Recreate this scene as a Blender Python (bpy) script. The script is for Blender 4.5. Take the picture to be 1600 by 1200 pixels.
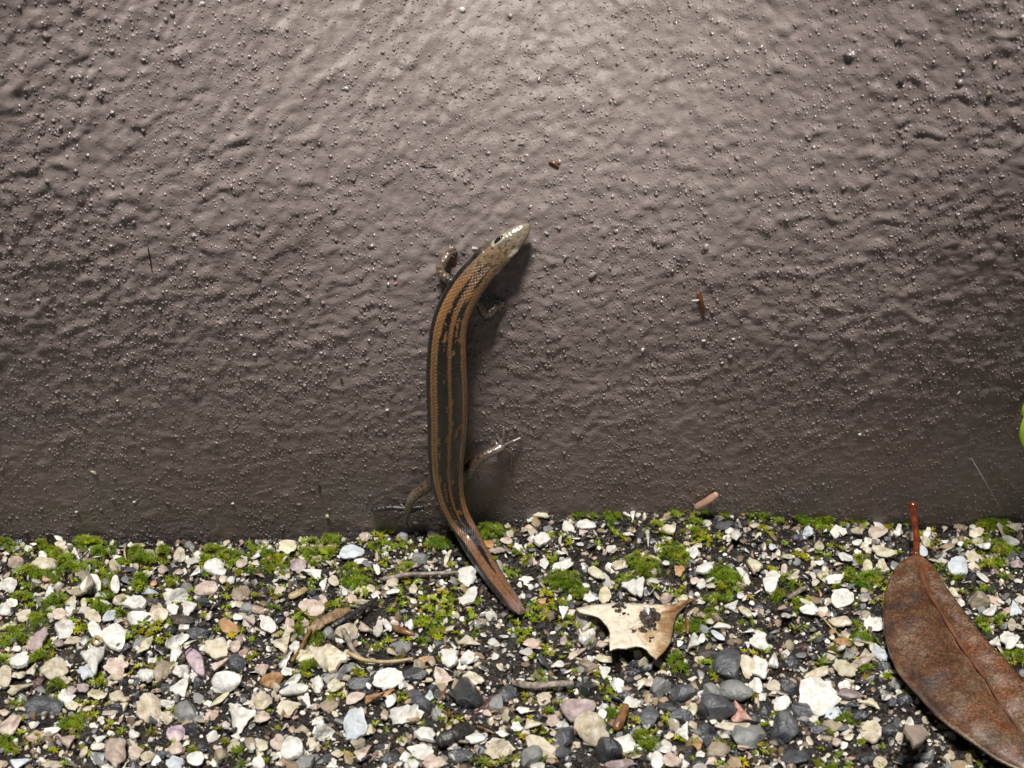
import bpy, bmesh, math, random
import numpy as np
from mathutils import Vector, Matrix
from mathutils.geometry import delaunay_2d_cdt

random.seed(7); RNG = np.random.default_rng(11)
for o in list(bpy.data.objects): bpy.data.objects.remove(o)
scene = bpy.context.scene
COL = scene.collection
R = math.radians
MM = 0.001

# ------------------------------------------------------------------ camera
FOV, PITCH = R(30.0), R(32.0)
CAM = np.array([0.0, -0.364, 0.2663])
FPX = 800.0 / math.tan(FOV / 2)                      # focal length in photo pixels (1600 wide)
c_ = bpy.data.cameras.new('camera'); cam = bpy.data.objects.new('camera', c_); COL.objects.link(cam)
cam.location = CAM; cam.rotation_euler = (R(90) - PITCH, 0, 0)
c_.sensor_width = 36; c_.lens = 18 / math.tan(FOV / 2)
c_.clip_start = 0.01; c_.clip_end = 50
c_.dof.use_dof = True; c_.dof.focus_distance = 0.418; c_.dof.aperture_fstop = 32
scene.camera = cam

# ------------------------------------------------------------------ sky, sun, exposure
SUN_EL, SUN_AZ = R(70), R(193)                       # azimuth clockwise from +Y: towards the viewer and a little left
S = np.array([math.cos(SUN_EL) * math.sin(SUN_AZ), math.cos(SUN_EL) * math.cos(SUN_AZ), math.sin(SUN_EL)])
w = bpy.data.worlds.new('World'); scene.world = w; w.use_nodes = True
nt = w.node_tree; bg = nt.nodes['Background']
sky = nt.nodes.new('ShaderNodeTexSky'); sky.sky_type = 'NISHITA'; sky.sun_disc = False
sky.sun_elevation = SUN_EL; sky.sun_rotation = SUN_AZ
nt.links.new(sky.outputs[0], bg.inputs[0]); bg.inputs[1].default_value = 0.012     # night: next to no sky light
sl = bpy.data.lights.new('sun', 'SUN'); sl.energy = 4.6; sl.angle = R(11); sl.color = (1.0, 0.965, 0.92)
so = bpy.data.objects.new('sun', sl); COL.objects.link(so)
so.rotation_euler = Vector(S).to_track_quat('Z', 'Y').to_euler(); so.location = (-0.3, -0.5, 1.2)
scene.view_settings.view_transform = 'Standard'; scene.view_settings.look = 'None'
scene.view_settings.gamma = 1; scene.view_settings.use_curve_mapping = False
scene.view_settings.exposure = 0.12

# ------------------------------------------------------------------ noise
_P = np.random.default_rng(3).permutation(512); _P = np.concatenate([_P, _P, _P])
_G3 = np.random.default_rng(4).normal(size=(512, 3)); _G3 /= np.linalg.norm(_G3, axis=1)[:, None]
def noise3(x, y, z=0.0):
    x, y, z = np.broadcast_arrays(np.asarray(x, float), np.asarray(y, float), np.asarray(z, float))
    xi, yi, zi = np.floor(x).astype(int), np.floor(y).astype(int), np.floor(z).astype(int)
    fx, fy, fz = x - xi, y - yi, z - zi
    u, v, t = (f * f * f * (f * (f * 6 - 15) + 10) for f in (fx, fy, fz))
    out = 0
    for a in (0, 1):
        wx = u if a else 1 - u
        for b in (0, 1):
            wy = v if b else 1 - v
            for c in (0, 1):
                wz = t if c else 1 - t
                h = _P[(_P[(_P[(xi + a) & 511] + yi + b) & 511] + zi + c) & 511]
                g = _G3[h]
                out = out + wx * wy * wz * (g[..., 0] * (fx - a) + g[..., 1] * (fy - b) + g[..., 2] * (fz - c))
    return out * 1.6
def sstep(a, b, x):
    t = np.clip((x - a) / (b - a), 0, 1); return t * t * (3 - 2 * t)

# ------------------------------------------------------------------ the two surfaces everything stands on
# light falloff put into the wall's shape: added belly dims base, lean brightens top
_gx = np.linspace(-0.25, 0.25, 101); _gz = np.linspace(-0.04, 0.30, 171)
_X, _Z = np.meshgrid(_gx, _gz, indexing='ij')
_lat = np.exp(-np.abs((_X + 0.002) / 0.078) ** 2.0)
_tilt = -15.2 + 9.0 * sstep(0.0, 0.075, _Z) * (0.15 + 0.85 * _lat) + (0.22 + 0.78 * _lat) * 41 * sstep(0.035, 0.132, _Z) ** 1.5 - 4.5 * sstep(0.03, 0.115, _X)
_tilt = _tilt * (1 - sstep(0.16, 0.24, _Z))
_F = np.cumsum(np.tan(np.radians(_tilt)), axis=1) * (_gz[1] - _gz[0]); _F -= _F[:, 20:21]
def wall_macro(x, z):
    x = np.clip(np.asarray(x, float), -0.2499, 0.2499); z = np.clip(np.asarray(z, float), -0.0399, 0.2999)
    fx = (x + 0.25) / 0.005; fz = (z + 0.04) / 0.002
    i = np.minimum(fx.astype(int), 99); j = np.minimum(fz.astype(int), 169); a = fx - i; b = fz - j
    return (_F[i, j] * (1 - a) * (1 - b) + _F[i + 1, j] * a * (1 - b) + _F[i, j + 1] * (1 - a) * b + _F[i + 1, j + 1] * a * b)
def wall_y(x, z):
    x = np.asarray(x, float); z = np.asarray(z, float)
    xr, zr = x * 0.94 + z * 0.34, z * 0.94 - x * 0.34
    k = (1 - 0.72 * sstep(0.075, 0.0, z)) * (1 + 0.5 * sstep(0.05, 0.125, z))
    wx_ = 0.0016 * noise3(x / 0.007, z / 0.007, 21.0); wz_ = 0.0016 * noise3(x / 0.007, z / 0.007, 31.0)
    a = noise3(xr / 0.0120, zr / 0.0095, 1.3)
    b = noise3((xr + wx_) / 0.0039, (zr + wz_) / 0.0033, 5.7)
    c = noise3((xr + wx_) / 0.0021, (zr + wz_) / 0.0019, 9.1)
    d = noise3(x / 0.0012, z / 0.0011, 2.2)
    lump = np.maximum(b + 0.05, 0) ** 1.3; pit = np.maximum(-c - 0.15, 0)
    e_ = noise3(x / 0.0015, z / 0.0014, 17.5)
    rel = 0.17 * a + 0.08 * b + 0.46 * lump + 0.17 * c - 0.16 * pit + 0.22 * np.maximum(e_, 0) ** 1.3 + 0.05 * d
    return wall_macro(x, z) - rel * k * MM
_hx = np.array([-300, 0, 200, 400, 600, 700, 790, 850, 1050, 1200, 1290, 1400, 1500, 1600, 1900.0])
_hz = np.array([-6.5, -6.2, -5.8, -5.4, -3.4, -1.8, 0.0, 3.0, 3.2, 2.6, 0.6, -0.8, -0.9, 1.0, 1.0])
def ground_z(x, y):
    x = np.asarray(x, float); y = np.asarray(y, float)
    px = 800 + x * 6750
    base = np.interp(px, _hx, _hz) * np.exp(-np.clip(-y, 0, 1) / 0.045)
    n = 1.1 * noise3(x / 0.022, y / 0.022, 3.3) + 0.55 * noise3(x / 0.008, y / 0.008, 6.1)
    return (base + n) * MM
def ray(px, py):
    a, b = (px - 800) / FPX, (600 - py) / FPX
    cp, sp = math.cos(PITCH), math.sin(PITCH)
    d = np.array([a, cp + b * sp, -sp + b * cp]); return d / np.linalg.norm(d)
def on_ground(px, py, lift=0.0):
    d = ray(px, py); t = -CAM[2] / d[2]
    for _ in range(12):
        p = CAM + d * t; t = (ground_z(p[0], min(p[1], 0.0)) + lift - CAM[2]) / d[2]
    return CAM + d * t
def on_wall(px, py, off=0.0):
    d = ray(px, py); t = -CAM[1] / d[1]
    for _ in range(12):
        p = CAM + d * t; t = (float(wall_macro(p[0], p[2])) - off - CAM[1]) / d[1]
    return CAM + d * t
def on_scene(px, py, off=0.0):
    a, b = on_wall(px, py, off), on_ground(px, py, off)
    return a if np.linalg.norm(a - CAM) < np.linalg.norm(b - CAM) else b
def mpp(p):                                           # metres per photo pixel at a point
    f = np.array([0, math.cos(PITCH), -math.sin(PITCH)]); return float(np.dot(p - CAM, f)) / FPX
def nrm(v): v = np.asarray(v, float); return v / np.linalg.norm(v)

# ------------------------------------------------------------------ object helpers
def tag(o, label=None, cat=None, group=None, kind=None):
    if label: o['label'] = label
    if cat: o['category'] = cat
    if group: o['group'] = group
    if kind: o['kind'] = kind
    return o
def mesh_obj(name, v, f, mat, parent=None, loc=None, smooth=True, col=None, sharp=None):
    v = np.asarray(v, np.float64)
    if loc is None: loc = np.zeros(3)
    me = bpy.data.meshes.new(name)
    if isinstance(f, np.ndarray):
        n = f.shape[1]; m = len(f)
        me.vertices.add(len(v)); me.vertices.foreach_set('co', (v - loc).astype(np.float32).ravel())
        me.loops.add(m * n); me.loops.foreach_set('vertex_index', f.astype(np.int32).ravel())
        me.polygons.add(m); me.polygons.foreach_set('loop_start', np.arange(0, m * n, n, dtype=np.int32))
        me.polygons.foreach_set('loop_total', np.full(m, n, dtype=np.int32))
        me.update(calc_edges=True)
    else:
        me.from_pydata((v - loc).tolist(), [], f); me.update()
    me.polygons.foreach_set('use_smooth', np.full(len(me.polygons), smooth))
    if sharp: me.set_sharp_from_angle(angle=R(sharp))
    if col is not None:
        ca = me.color_attributes.new('tint', 'FLOAT_COLOR', 'POINT')
        ca.data.foreach_set('color', np.c_[col, np.ones(len(col))].astype(np.float32).ravel())
    if mat: me.materials.append(mat)
    o = bpy.data.objects.new(name, me); COL.objects.link(o)
    if parent is not None:
        o.parent = parent; o.location = Vector(loc) - parent.location
    else: o.location = Vector(loc)
    return o
def empty(name, loc):
    o = bpy.data.objects.new(name, None); o.empty_display_size = 0.003; COL.objects.link(o); o.location = Vector(loc); return o
def spline(pts, n):
    """Catmull-Rom through rows of numbers, n samples"""
    P = np.asarray(pts, float); d = np.linalg.norm(np.diff(P[:, :3], axis=0), axis=1) + 1e-9
    t = np.concatenate([[0], np.cumsum(d)]); q = np.linspace(0, t[-1], n); out = np.empty((n, P.shape[1]))
    m = np.gradient(P, t, axis=0)
    for k, s in enumerate(q):
        i = min(max(np.searchsorted(t, s) - 1, 0), len(t) - 2); h = t[i + 1] - t[i]; a = (s - t[i]) / h
        out[k] = ((2*a**3 - 3*a*a + 1) * P[i] + (a**3 - 2*a*a + a) * h * m[i] + (-2*a**3 + 3*a*a) * P[i+1] + (a**3 - a*a) * h * m[i+1])
    return out
def tube(path, rad, seg=8, up=(0, -1, 0.3), flat=1.0, base=0):
    """closed tube with rounded ends; rad per point; returns verts, quad/tri faces"""
    path = np.asarray(path, float); rad = np.asarray(rad, float); n = len(path)
    T = np.gradient(path, axis=0); T /= np.linalg.norm(T, axis=1)[:, None] + 1e-12
    up = np.asarray(up, float); up = np.broadcast_to(up, (n, 3))
    B = np.cross(T, up); B /= np.linalg.norm(B, axis=1)[:, None] + 1e-12
    N = np.cross(B, T)
    a = np.arange(seg) * 2 * math.pi / seg
    V = path[:, None] + rad[:, None, None] * (np.cos(a)[None, :, None] * B[:, None] + flat * np.sin(a)[None, :, None] * N[:, None])
    V = V.reshape(-1, 3); F = []
    for i in range(n - 1):
        for j in range(seg):
            k = (j + 1) % seg; F.append((base + i*seg + j, base + i*seg + k, base + (i+1)*seg + k, base + (i+1)*seg + j))
    V = np.vstack([V, path[0] - T[0] * rad[0] * 0.6, path[-1] + T[-1] * rad[-1] * 0.6]); c0 = base + n * seg
    for j in range(seg):
        k = (j + 1) % seg; F.append((c0, base + k, base + j)); F.append((c0 + 1, base + (n-1)*seg + j, base + (n-1)*seg + k))
    return V, F

# ------------------------------------------------------------------ materials
def newmat(name):
    m = bpy.data.materials.new(name); m.use_nodes = True; t = m.node_tree
    return m, t, t.nodes['Principled BSDF']
def nd(t, typ, **kw):
    n = t.nodes.new(typ)
    for k, v in kw.items():
        if k in n.inputs: n.inputs[k].default_value = v
        else: setattr(n, k, v)
    return n
def ramp(t, fac, stops, interp='LINEAR'):
    r = t.nodes.new('ShaderNodeValToRGB'); r.color_ramp.interpolation = interp
    e = r.color_ramp.elements
    while len(e) < len(stops): e.new(0.5)
    for el, (p, c) in zip(e, stops): el.position = p; el.color = (*c, 1)
    t.links.new(fac, r.inputs[0]); return r.outputs[0]
def noise(t, co, scale, detail=4, rough=0.55, dist=0.0):
    n = nd(t, 'ShaderNodeTexNoise', Scale=scale, Detail=detail, Roughness=rough, Distortion=dist)
    t.links.new(co, n.inputs['Vector']); return n.outputs['Fac']
def bump(t, h, strength, dist, prev=None):
    b = nd(t, 'ShaderNodeBump', Strength=strength, Distance=dist); t.links.new(h, b.inputs['Height'])
    if prev is not None: t.links.new(prev, b.inputs['Normal'])
    return b.outputs['Normal']
def mix(t, fac, a, b, blend='MIX'):
    m = t.nodes.new('ShaderNodeMix'); m.data_type = 'RGBA'; m.blend_type = blend
    for s, v in ((0, fac), (6, a), (7, b)):
        if isinstance(v, (int, float)): m.inputs[s].default_value = v
        elif isinstance(v, tuple): m.inputs[s].default_value = (*v, 1)
        else: t.links.new(v, m.inputs[s])
    return m.outputs[2]
def math_(t, op, a, b=None):
    m = t.nodes.new('ShaderNodeMath'); m.operation = op
    for i, v in enumerate((a, b)):
        if v is None: continue
        if isinstance(v, (int, float)): m.inputs[i].default_value = v
        else: t.links.new(v, m.inputs[i])
    return m.outputs[0]
def objco(t): return t.nodes.new('ShaderNodeTexCoord').outputs['Object']

def mat_wall(name, rough, spec):
    m, t, p = newmat(name); co = objco(t)
    n1 = noise(t, co, 26, 2)
    c = ramp(t, n1, [(0.30, (0.232, 0.184, 0.167)), (0.52, (0.284, 0.230, 0.210)), (0.72, (0.304, 0.249, 0.228))])
    t.links.new(c, p.inputs['Base Color'])
    p.inputs['Roughness'].default_value = rough
    h = noise(t, co, 800, 3, 0.7)
    t.links.new(bump(t, h, 0.9, 0.00026), p.inputs['Normal'])
    p.inputs['Specular IOR Level'].default_value = spec
    return m
def mat_shell(name, a, b, stain=(0.30, 0.22, 0.13), amt=0.45, rough=0.42, ribs=0.0, sss=0.0):
    m, t, p = newmat(name); co = objco(t)
    oi = t.nodes.new('ShaderNodeObjectInfo')
    n1 = noise(t, co, 420, 5, 0.65)
    c = ramp(t, n1, [(0.34, a), (0.62, b)])
    hs = nd(t, 'ShaderNodeHueSaturation'); t.links.new(c, hs.inputs['Color'])
    v = nd(t, 'ShaderNodeMapRange', **{'To Min': 0.80, 'To Max': 1.06}); t.links.new(oi.outputs['Random'], v.inputs[0])
    t.links.new(v.outputs[0], hs.inputs['Value']); c = hs.outputs['Color']
    mp = nd(t, 'ShaderNodeVectorMath', operation='ADD'); t.links.new(co, mp.inputs[0])
    cb = nd(t, 'ShaderNodeCombineXYZ'); t.links.new(oi.outputs['Random'], cb.inputs[0]); t.links.new(cb.outputs[0], mp.inputs[1])
    n2 = noise(t, mp.outputs[0], 520, 6, 0.68)
    f = ramp(t, n2, [(0.49, (0, 0, 0)), (0.64, (amt, amt, amt))])
    c = mix(t, f, c, stain)
    t.links.new(c, p.inputs['Base Color'])
    p.inputs['Roughness'].default_value = rough
    nb = bump(t, n2, 1.0, 0.0006)
    if ribs:
        wv = nd(t, 'ShaderNodeTexWave', Scale=ribs, Distortion=2.5, Detail=2); wv.inputs['Detail Scale'].default_value = 1.0
        t.links.new(co, wv.inputs['Vector']); nb = bump(t, wv.outputs['Fac'], 0.8, 0.00018, nb)
    else:
        wv = nd(t, 'ShaderNodeTexWave', Scale=55, Distortion=7, Detail=3); wv.inputs['Detail Scale'].default_value = 2.0
        t.links.new(co, wv.inputs['Vector']); nb = bump(t, wv.outputs['Fac'], 0.5, 0.00015, nb)
    t.links.new(nb, p.inputs['Normal'])
    if sss:
        p.inputs['Subsurface Weight'].default_value = sss; p.inputs['Subsurface Radius'].default_value = (1, 0.85, 0.7)
        p.inputs['Subsurface Scale'].default_value = 0.0006
    return m
def mat_stone(name, a, b, spot=(0.35, 0.35, 0.34), amt=0.35, rough=0.34, bstr=0.8):
    m, t, p = newmat(name); co = objco(t); oi = t.nodes.new('ShaderNodeObjectInfo')
    mp = nd(t, 'ShaderNodeVectorMath', operation='ADD'); t.links.new(co, mp.inputs[0])
    cb = nd(t, 'ShaderNodeCombineXYZ'); t.links.new(oi.outputs['Random'], cb.inputs[0]); t.links.new(cb.outputs[0], mp.inputs[1]); co = mp.outputs[0]
    c = ramp(t, noise(t, co, 300, 5, 0.6), [(0.35, a), (0.68, b)])
    f = ramp(t, noise(t, co, 1500, 3, 0.7), [(0.60, (0, 0, 0)), (0.72, (amt, amt, amt))])
    c = mix(t, f, c, spot)
    t.links.new(c, p.inputs['Base Color']); p.inputs['Roughness'].default_value = rough
    p.inputs['Specular IOR Level'].default_value = 0.9
    nb = bump(t, noise(t, co, 950, 5, 0.7), bstr, 0.00055, bump(t, noise(t, co, 330, 3), 0.7, 0.0010))
    t.links.new(nb, p.inputs['Normal']); return m
def mat_tint(name, rough=0.5, nscale=1600, bstr=0.5, spec=0.5, sss=0.0):
    m, t, p = newmat(name); co = objco(t)
    at = nd(t, 'ShaderNodeAttribute', attribute_name='tint')
    c = mix(t, 0.5, at.outputs['Color'], ramp(t, noise(t, co, nscale * 0.6, 3), [(0.3, (0.55, 0.55, 0.55)), (0.7, (1, 1, 1))]), 'MULTIPLY')
    t.links.new(c, p.inputs['Base Color']); p.inputs['Roughness'].default_value = rough
    p.inputs['Specular IOR Level'].default_value = spec
    t.links.new(bump(t, noise(t, co, nscale, 3), bstr, 0.0002), p.inputs['Normal'])
    if sss:
        p.inputs['Subsurface Weight'].default_value = sss; p.inputs['Subsurface Scale'].default_value = 0.0005
    return m
def mat_moss(name, a, b):
    m, t, p = newmat(name); co = objco(t)
    at = nd(t, 'ShaderNodeAttribute', attribute_name='tint')
    oi = t.nodes.new('ShaderNodeObjectInfo')
    c = ramp(t, oi.outputs['Random'], [(0.0, a), (1.0, b)])
    c = mix(t, 1.0, c, at.outputs['Color'], 'MULTIPLY')
    t.links.new(c, p.inputs['Base Color']); p.inputs['Roughness'].default_value = 0.42
    tr = nd(t, 'ShaderNodeBsdfTranslucent'); t.links.new(c, tr.inputs[0])
    ms = nd(t, 'ShaderNodeMixShader'); ms.inputs[0].default_value = 0.32
    t.links.new(p.outputs[0], ms.inputs[1]); t.links.new(tr.outputs[0], ms.inputs[2])
    t.links.new(ms.outputs[0], t.nodes['Material Output'].inputs[0]); return m
def mat_plain(name, stops, scale=400, rough=0.45, bscale=1200, bstr=0.6, bdist=0.0003, spec=0.5, sss=0.0, stretch=None):
    m, t, p = newmat(name); co = objco(t)
    if stretch:
        mp = nd(t, 'ShaderNodeMapping'); mp.inputs['Scale'].default_value = stretch; t.links.new(co, mp.inputs[0]); co = mp.outputs[0]
    c = ramp(t, noise(t, co, scale, 5, 0.6), stops); t.links.new(c, p.inputs['Base Color'])
    p.inputs['Roughness'].default_value = rough; p.inputs['Specular IOR Level'].default_value = spec
    t.links.new(bump(t, noise(t, co, bscale, 4, 0.6), bstr, bdist), p.inputs['Normal'])
    if sss:
        p.inputs['Subsurface Weight'].default_value = sss; p.inputs['Subsurface Scale'].default_value = 0.001
    return m

M = {}
M['wall'] = mat_wall('taupe_wall_paint', 0.52, 0.5); M['grain'] = mat_wall('taupe_paint_on_grain', 0.24, 0.85)
M['W'] = mat_shell('white_shell', (0.66, 0.64, 0.585), (0.84, 0.83, 0.79), (0.36, 0.29, 0.18), 0.5)
M['C'] = mat_shell('cream_shell', (0.50, 0.42, 0.29), (0.70, 0.645, 0.52), (0.30, 0.22, 0.11), 0.6)
M['P'] = mat_shell('pink_shell', (0.43, 0.315, 0.25), (0.66, 0.56, 0.48), (0.26, 0.17, 0.13), 0.5)
M['M'] = mat_shell('mauve_shell', (0.22, 0.155, 0.155), (0.42, 0.335, 0.325), (0.60, 0.54, 0.50), 0.5)
M['Y'] = mat_shell('straw_shell', (0.55, 0.49, 0.30), (0.70, 0.67, 0.52), (0.25, 0.18, 0.07), 0.55)
M['U'] = mat_shell('bluish_shell', (0.47, 0.52, 0.57), (0.66, 0.70, 0.73), (0.36, 0.33, 0.28), 0.35, 0.28)
M['O'] = mat_shell('amber_shell', (0.36, 0.17, 0.06), (0.55, 0.34, 0.17), (0.18, 0.09, 0.04), 0.5, 0.33)
M['X'] = mat_shell('coral_shell', (0.50, 0.19, 0.14), (0.64, 0.38, 0.31), (0.75, 0.55, 0.45), 0.5, 0.35)
M['S'] = mat_shell('striated_shell', (0.52, 0.46, 0.28), (0.70, 0.66, 0.50), (0.24, 0.18, 0.09), 0.6, 0.45, 90)
M['F'] = mat_shell('ribbed_shell', (0.62, 0.60, 0.55), (0.76, 0.74, 0.70), (0.45, 0.40, 0.32), 0.4, 0.4, 140)
M['Q'] = mat_shell('violet_shell', (0.34, 0.20, 0.33), (0.66, 0.52, 0.56), (0.70, 0.64, 0.56), 0.6)
M['K'] = mat_stone('black_stone', (0.016, 0.018, 0.022), (0.05, 0.053, 0.06), (0.20, 0.21, 0.23), 0.4, 0.13)
M['G'] = mat_stone('slate_stone', (0.045, 0.048, 0.054), (0.105, 0.11, 0.118), (0.30, 0.31, 0.32), 0.5, 0.19)
M['L'] = mat_stone('grey_stone', (0.17, 0.175, 0.17), (0.30, 0.30, 0.285), (0.48, 0.48, 0.46), 0.4, 0.42)
M['T'] = mat_stone('tan_stone', (0.22, 0.17, 0.11), (0.42, 0.36, 0.26), (0.12, 0.09, 0.06), 0.5, 0.5)
M['B'] = mat_stone('soil_crumb', (0.022, 0.016, 0.012), (0.085, 0.062, 0.045), (0.25, 0.20, 0.15), 0.35, 0.4, 1.0)
M['R'] = mat_stone('maroon_stone', (0.045, 0.014, 0.014), (0.12, 0.045, 0.04), (0.3, 0.2, 0.2), 0.3, 0.22)
M['soil'] = mat_plain('dark_wet_soil', [(0.38, (0.006, 0.005, 0.004)), (0.56, (0.020, 0.015, 0.012)), (0.72, (0.060, 0.046, 0.036))], 900, 0.28, 1500, 1.0, 0.0006)
M['grit'] = mat_tint('grit', 0.24, 2200, 0.6, 0.7)
M['chip'] = mat_tint('gravel_chip', 0.3, 1300, 0.5, 0.5, 0.05)
M['moss_fine'] = mat_moss('fine_moss', (0.15, 0.24, 0.009), (0.30, 0.38, 0.018))
M['moss_star'] = mat_moss('star_moss', (0.25, 0.33, 0.012), (0.42, 0.46, 0.024))
M['moss_olive'] = mat_moss('olive_moss', (0.16, 0.17, 0.018), (0.30, 0.27, 0.03))

# ------------------------------------------------------------------ setting: ground sheet and wall
def axis(lo, hi, fine, outer):
    a = list(np.arange(lo, hi + 1e-9, fine)); s = fine; left, right = [], []
    x = lo
    while x > -outer: s *= 1.35; x -= s; left.append(x)
    s = fine; x = hi
    while x < outer: s *= 1.35; x += s; right.append(x)
    return np.array(left[::-1] + a + right)
def grid_faces(nx, ny):
    i, j = np.meshgrid(np.arange(nx - 1), np.arange(ny - 1), indexing='ij'); a = (i * ny + j).ravel()
    return np.c_[a, a + ny, a + ny + 1, a + 1]
gx = axis(-0.17, 0.17, 0.0009, 3.0)
gy = np.array([y for y in axis(-0.13, 0.012, 0.0009, 3.0) if y < 0.06])
X, Y = np.meshgrid(gx, gy, indexing='ij')
fade = sstep(1.2, 0.25, np.hypot(X, Y))
Zg = ground_z(X, np.minimum(Y, 0)) * fade
Zg += fade * MM * (0.7 * noise3(X / 0.0030, Y / 0.0030, 8.8) + 0.75 * np.abs(noise3(X / 0.0017, Y / 0.0017, 4.4)))
ground = mesh_obj('ground', np.c_[X.ravel(), Y.ravel(), Zg.ravel()], grid_faces(len(gx), len(gy)), M['soil'])
tag(ground, kind='structure')

wx = axis(-0.128, 0.128, 0.00044, 1.5); wz = np.array([z for z in axis(-0.010, 0.148, 0.00044, 1.2) if z > -0.08])
X, Z = np.meshgrid(wx, wz, indexing='ij')
Yw = wall_y(X, Z)
V = np.c_[X.ravel(), Yw.ravel(), Z.ravel()]; F = grid_faces(len(wx), len(wz))
nx, nz = len(wx), len(wz)
loop = [i * nz for i in range(nx)] + [(nx - 1) * nz + j for j in range(1, nz)] + [i * nz + nz - 1 for i in range(nx - 2, -1, -1)] + [j for j in range(nz - 2, 0, -1)]
bk = V[loop].copy(); bk[:, 1] = 0.22; n0 = len(V)
V = np.vstack([V, bk]); nl = len(loop)
side = np.array([(loop[i], loop[(i + 1) % nl], n0 + (i + 1) % nl, n0 + i) for i in range(nl)])[:, ::-1]
cb_ = [n0, n0 + nx - 1, n0 + nx + nz - 2, n0 + 2 * nx + nz - 3]
F = np.vstack([F, side, np.array([cb_])])
wall = mesh_obj('wall', V, F, M['wall'])
tag(wall, 'rough painted wall in dull taupe with bumpy raised grain', 'wall')

# droplets of paint and sand grain all over the wall: real little domes
def domes():
    n = 66000
    x = RNG.uniform(-0.145, 0.145, n); z = RNG.uniform(-0.008, 0.165, n)
    keep = (0.8 * noise3(x / 0.011, z / 0.011, 7.7) + RNG.random(n) + 0.22 * sstep(0.0, 0.05, z)) > 0.50
    x, z = x[keep], z[keep]; n = len(x)
    r = 0.000185 * np.exp(RNG.normal(0, 0.36, n)); r = np.clip(r, 0.00009, 0.00048)
    r[RNG.random(n) < 0.008] *= 1.9
    hgt = r * RNG.uniform(0.5, 1.05, n) * (1 - 0.35 * sstep(0.06, 0.0, z))
    e = 0.0006
    y = wall_y(x, z); dx = (wall_y(x + e, z) - wall_y(x - e, z)) / (2 * e); dz = (wall_y(x, z + e) - wall_y(x, z - e)) / (2 * e)
    N = np.c_[dx, -np.ones(n), dz]; N /= np.linalg.norm(N, axis=1)[:, None]
    A = np.cross(N, [0, 0, 1.0]); A /= np.linalg.norm(A, axis=1)[:, None]; B = np.cross(N, A)
    asp = np.exp(RNG.normal(0, 0.18, n)); rot = RNG.uniform(0, math.pi, n)
    c, s = np.cos(rot)[:, None], np.sin(rot)[:, None]; A, B = A * c + B * s, B * c - A * s
    rings = [(1.35, -0.16), (0.72, 0.62)]; k = 5; T = []
    for rr, hh in rings:
        for j in range(k):
            a = 2 * math.pi * (j + 0.5 * (rr < 0.9)) / k; T.append((rr * math.cos(a), rr * math.sin(a), hh))
    T.append((0, 0, 1.0)); T = np.array(T); f = []
    for q in range(1):
        for j in range(k):
            a, b = q * k + j, q * k + (j + 1) % k; f += [(a, b, b + k), (a, b + k, a + k)]
    for j in range(k): f.append((k + j, k + (j + 1) % k, 2 * k))
    f = np.array(f); P = np.c_[x, y, z]
    V = (P[:, None] + (T[None, :, 0:1] * (r * asp)[:, None, None]) * A[:, None] + (T[None, :, 1:2] * (r / asp)[:, None, None]) * B[:, None]
         + (T[None, :, 2:3] * hgt[:, None, None]) * N[:, None])
    F = (np.arange(n) * len(T))[:, None, None] + f[None]
    o = mesh_obj('paint_grain', V.reshape(-1, 3), F.reshape(-1, 3), M['grain'], wall)
    tag(o, kind='stuff')
domes()

# ------------------------------------------------------------------ stones and shells, one object each
UP = np.array([0, 0, 1.0])
def frame_for(p, px, py, tilt=0.32, camw=0.5, rng=RNG):
    """a plane through p (mostly facing up, tipped a little to the viewer) and its picture-aligned axes, metres per photo pixel"""
    toc = nrm(CAM - p); n = nrm(0.75 * UP + camw * toc + rng.normal(0, tilt, 3))
    e1 = nrm(np.cross([0, 1.0, 0], n)); e2 = np.cross(n, e1)
    def pj(q):
        d = q - CAM; cp, sp = math.cos(PITCH), math.sin(PITCH)
        z = d[1] * cp - d[2] * sp; return np.array([d[0] / z, (d[1] * sp + d[2] * cp) / z]) * FPX
    h = 1e-4; J = np.c_[(pj(p + e1 * h) - pj(p)) / h, (pj(p + e2 * h) - pj(p)) / h]; K = np.linalg.inv(J)
    return n, e1 * K[0, 0] + e2 * K[1, 0], e1 * K[0, 1] + e2 * K[1, 1]        # normal, one px right, one px up
def outline(style, n, rng):
    th = np.arange(n) * 2 * math.pi / n
    if style == 'round':
        r = 1 + 0.09 * np.cos(2 * th + rng.uniform(0, 6)) + 0.07 * np.cos(3 * th + rng.uniform(0, 6)) + rng.normal(0, 0.02, n)
        return np.c_[r * np.cos(th), r * np.sin(th)]
    if style == 'fan':
        r = np.where(np.abs((th - 1.57 + math.pi) % (2 * math.pi) - math.pi) < 1.0, 1.12, 0.78) + rng.normal(0, 0.03, n)
        r = np.where(np.abs((th - 4.71 + math.pi) % (2 * math.pi) - math.pi) < 0.35, 1.05, r); return np.c_[r * np.cos(th), r * np.sin(th)]
    k = 3 if style == 'tri' else int(rng.integers(5, 8))
    a = np.sort((np.arange(k) + rng.uniform(-0.32, 0.32, k)) * 2 * math.pi / k + rng.uniform(0, 6.28))
    rr = rng.uniform(0.85, 1.25, k) * (1.25 if style == 'tri' else 1)
    if style == 'jag' and k > 4: rr[rng.integers(k)] *= 0.6
    C = np.c_[rr * np.cos(a), rr * np.sin(a)]
    per = np.linalg.norm(np.roll(C, -1, 0) - C, axis=1); t = np.concatenate([[0], np.cumsum(per)]); q = np.arange(n) * t[-1] / n
    CC = np.vstack([C, C[:1]]); P = np.c_[np.interp(q, t, CC[:, 0]), np.interp(q, t, CC[:, 1])]
    P = 0.25 * np.roll(P, 1, 0) + 0.5 * P + 0.25 * np.roll(P, -1, 0)
    return P * (1 + rng.normal(0, 0.07, n))[:, None]
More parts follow.
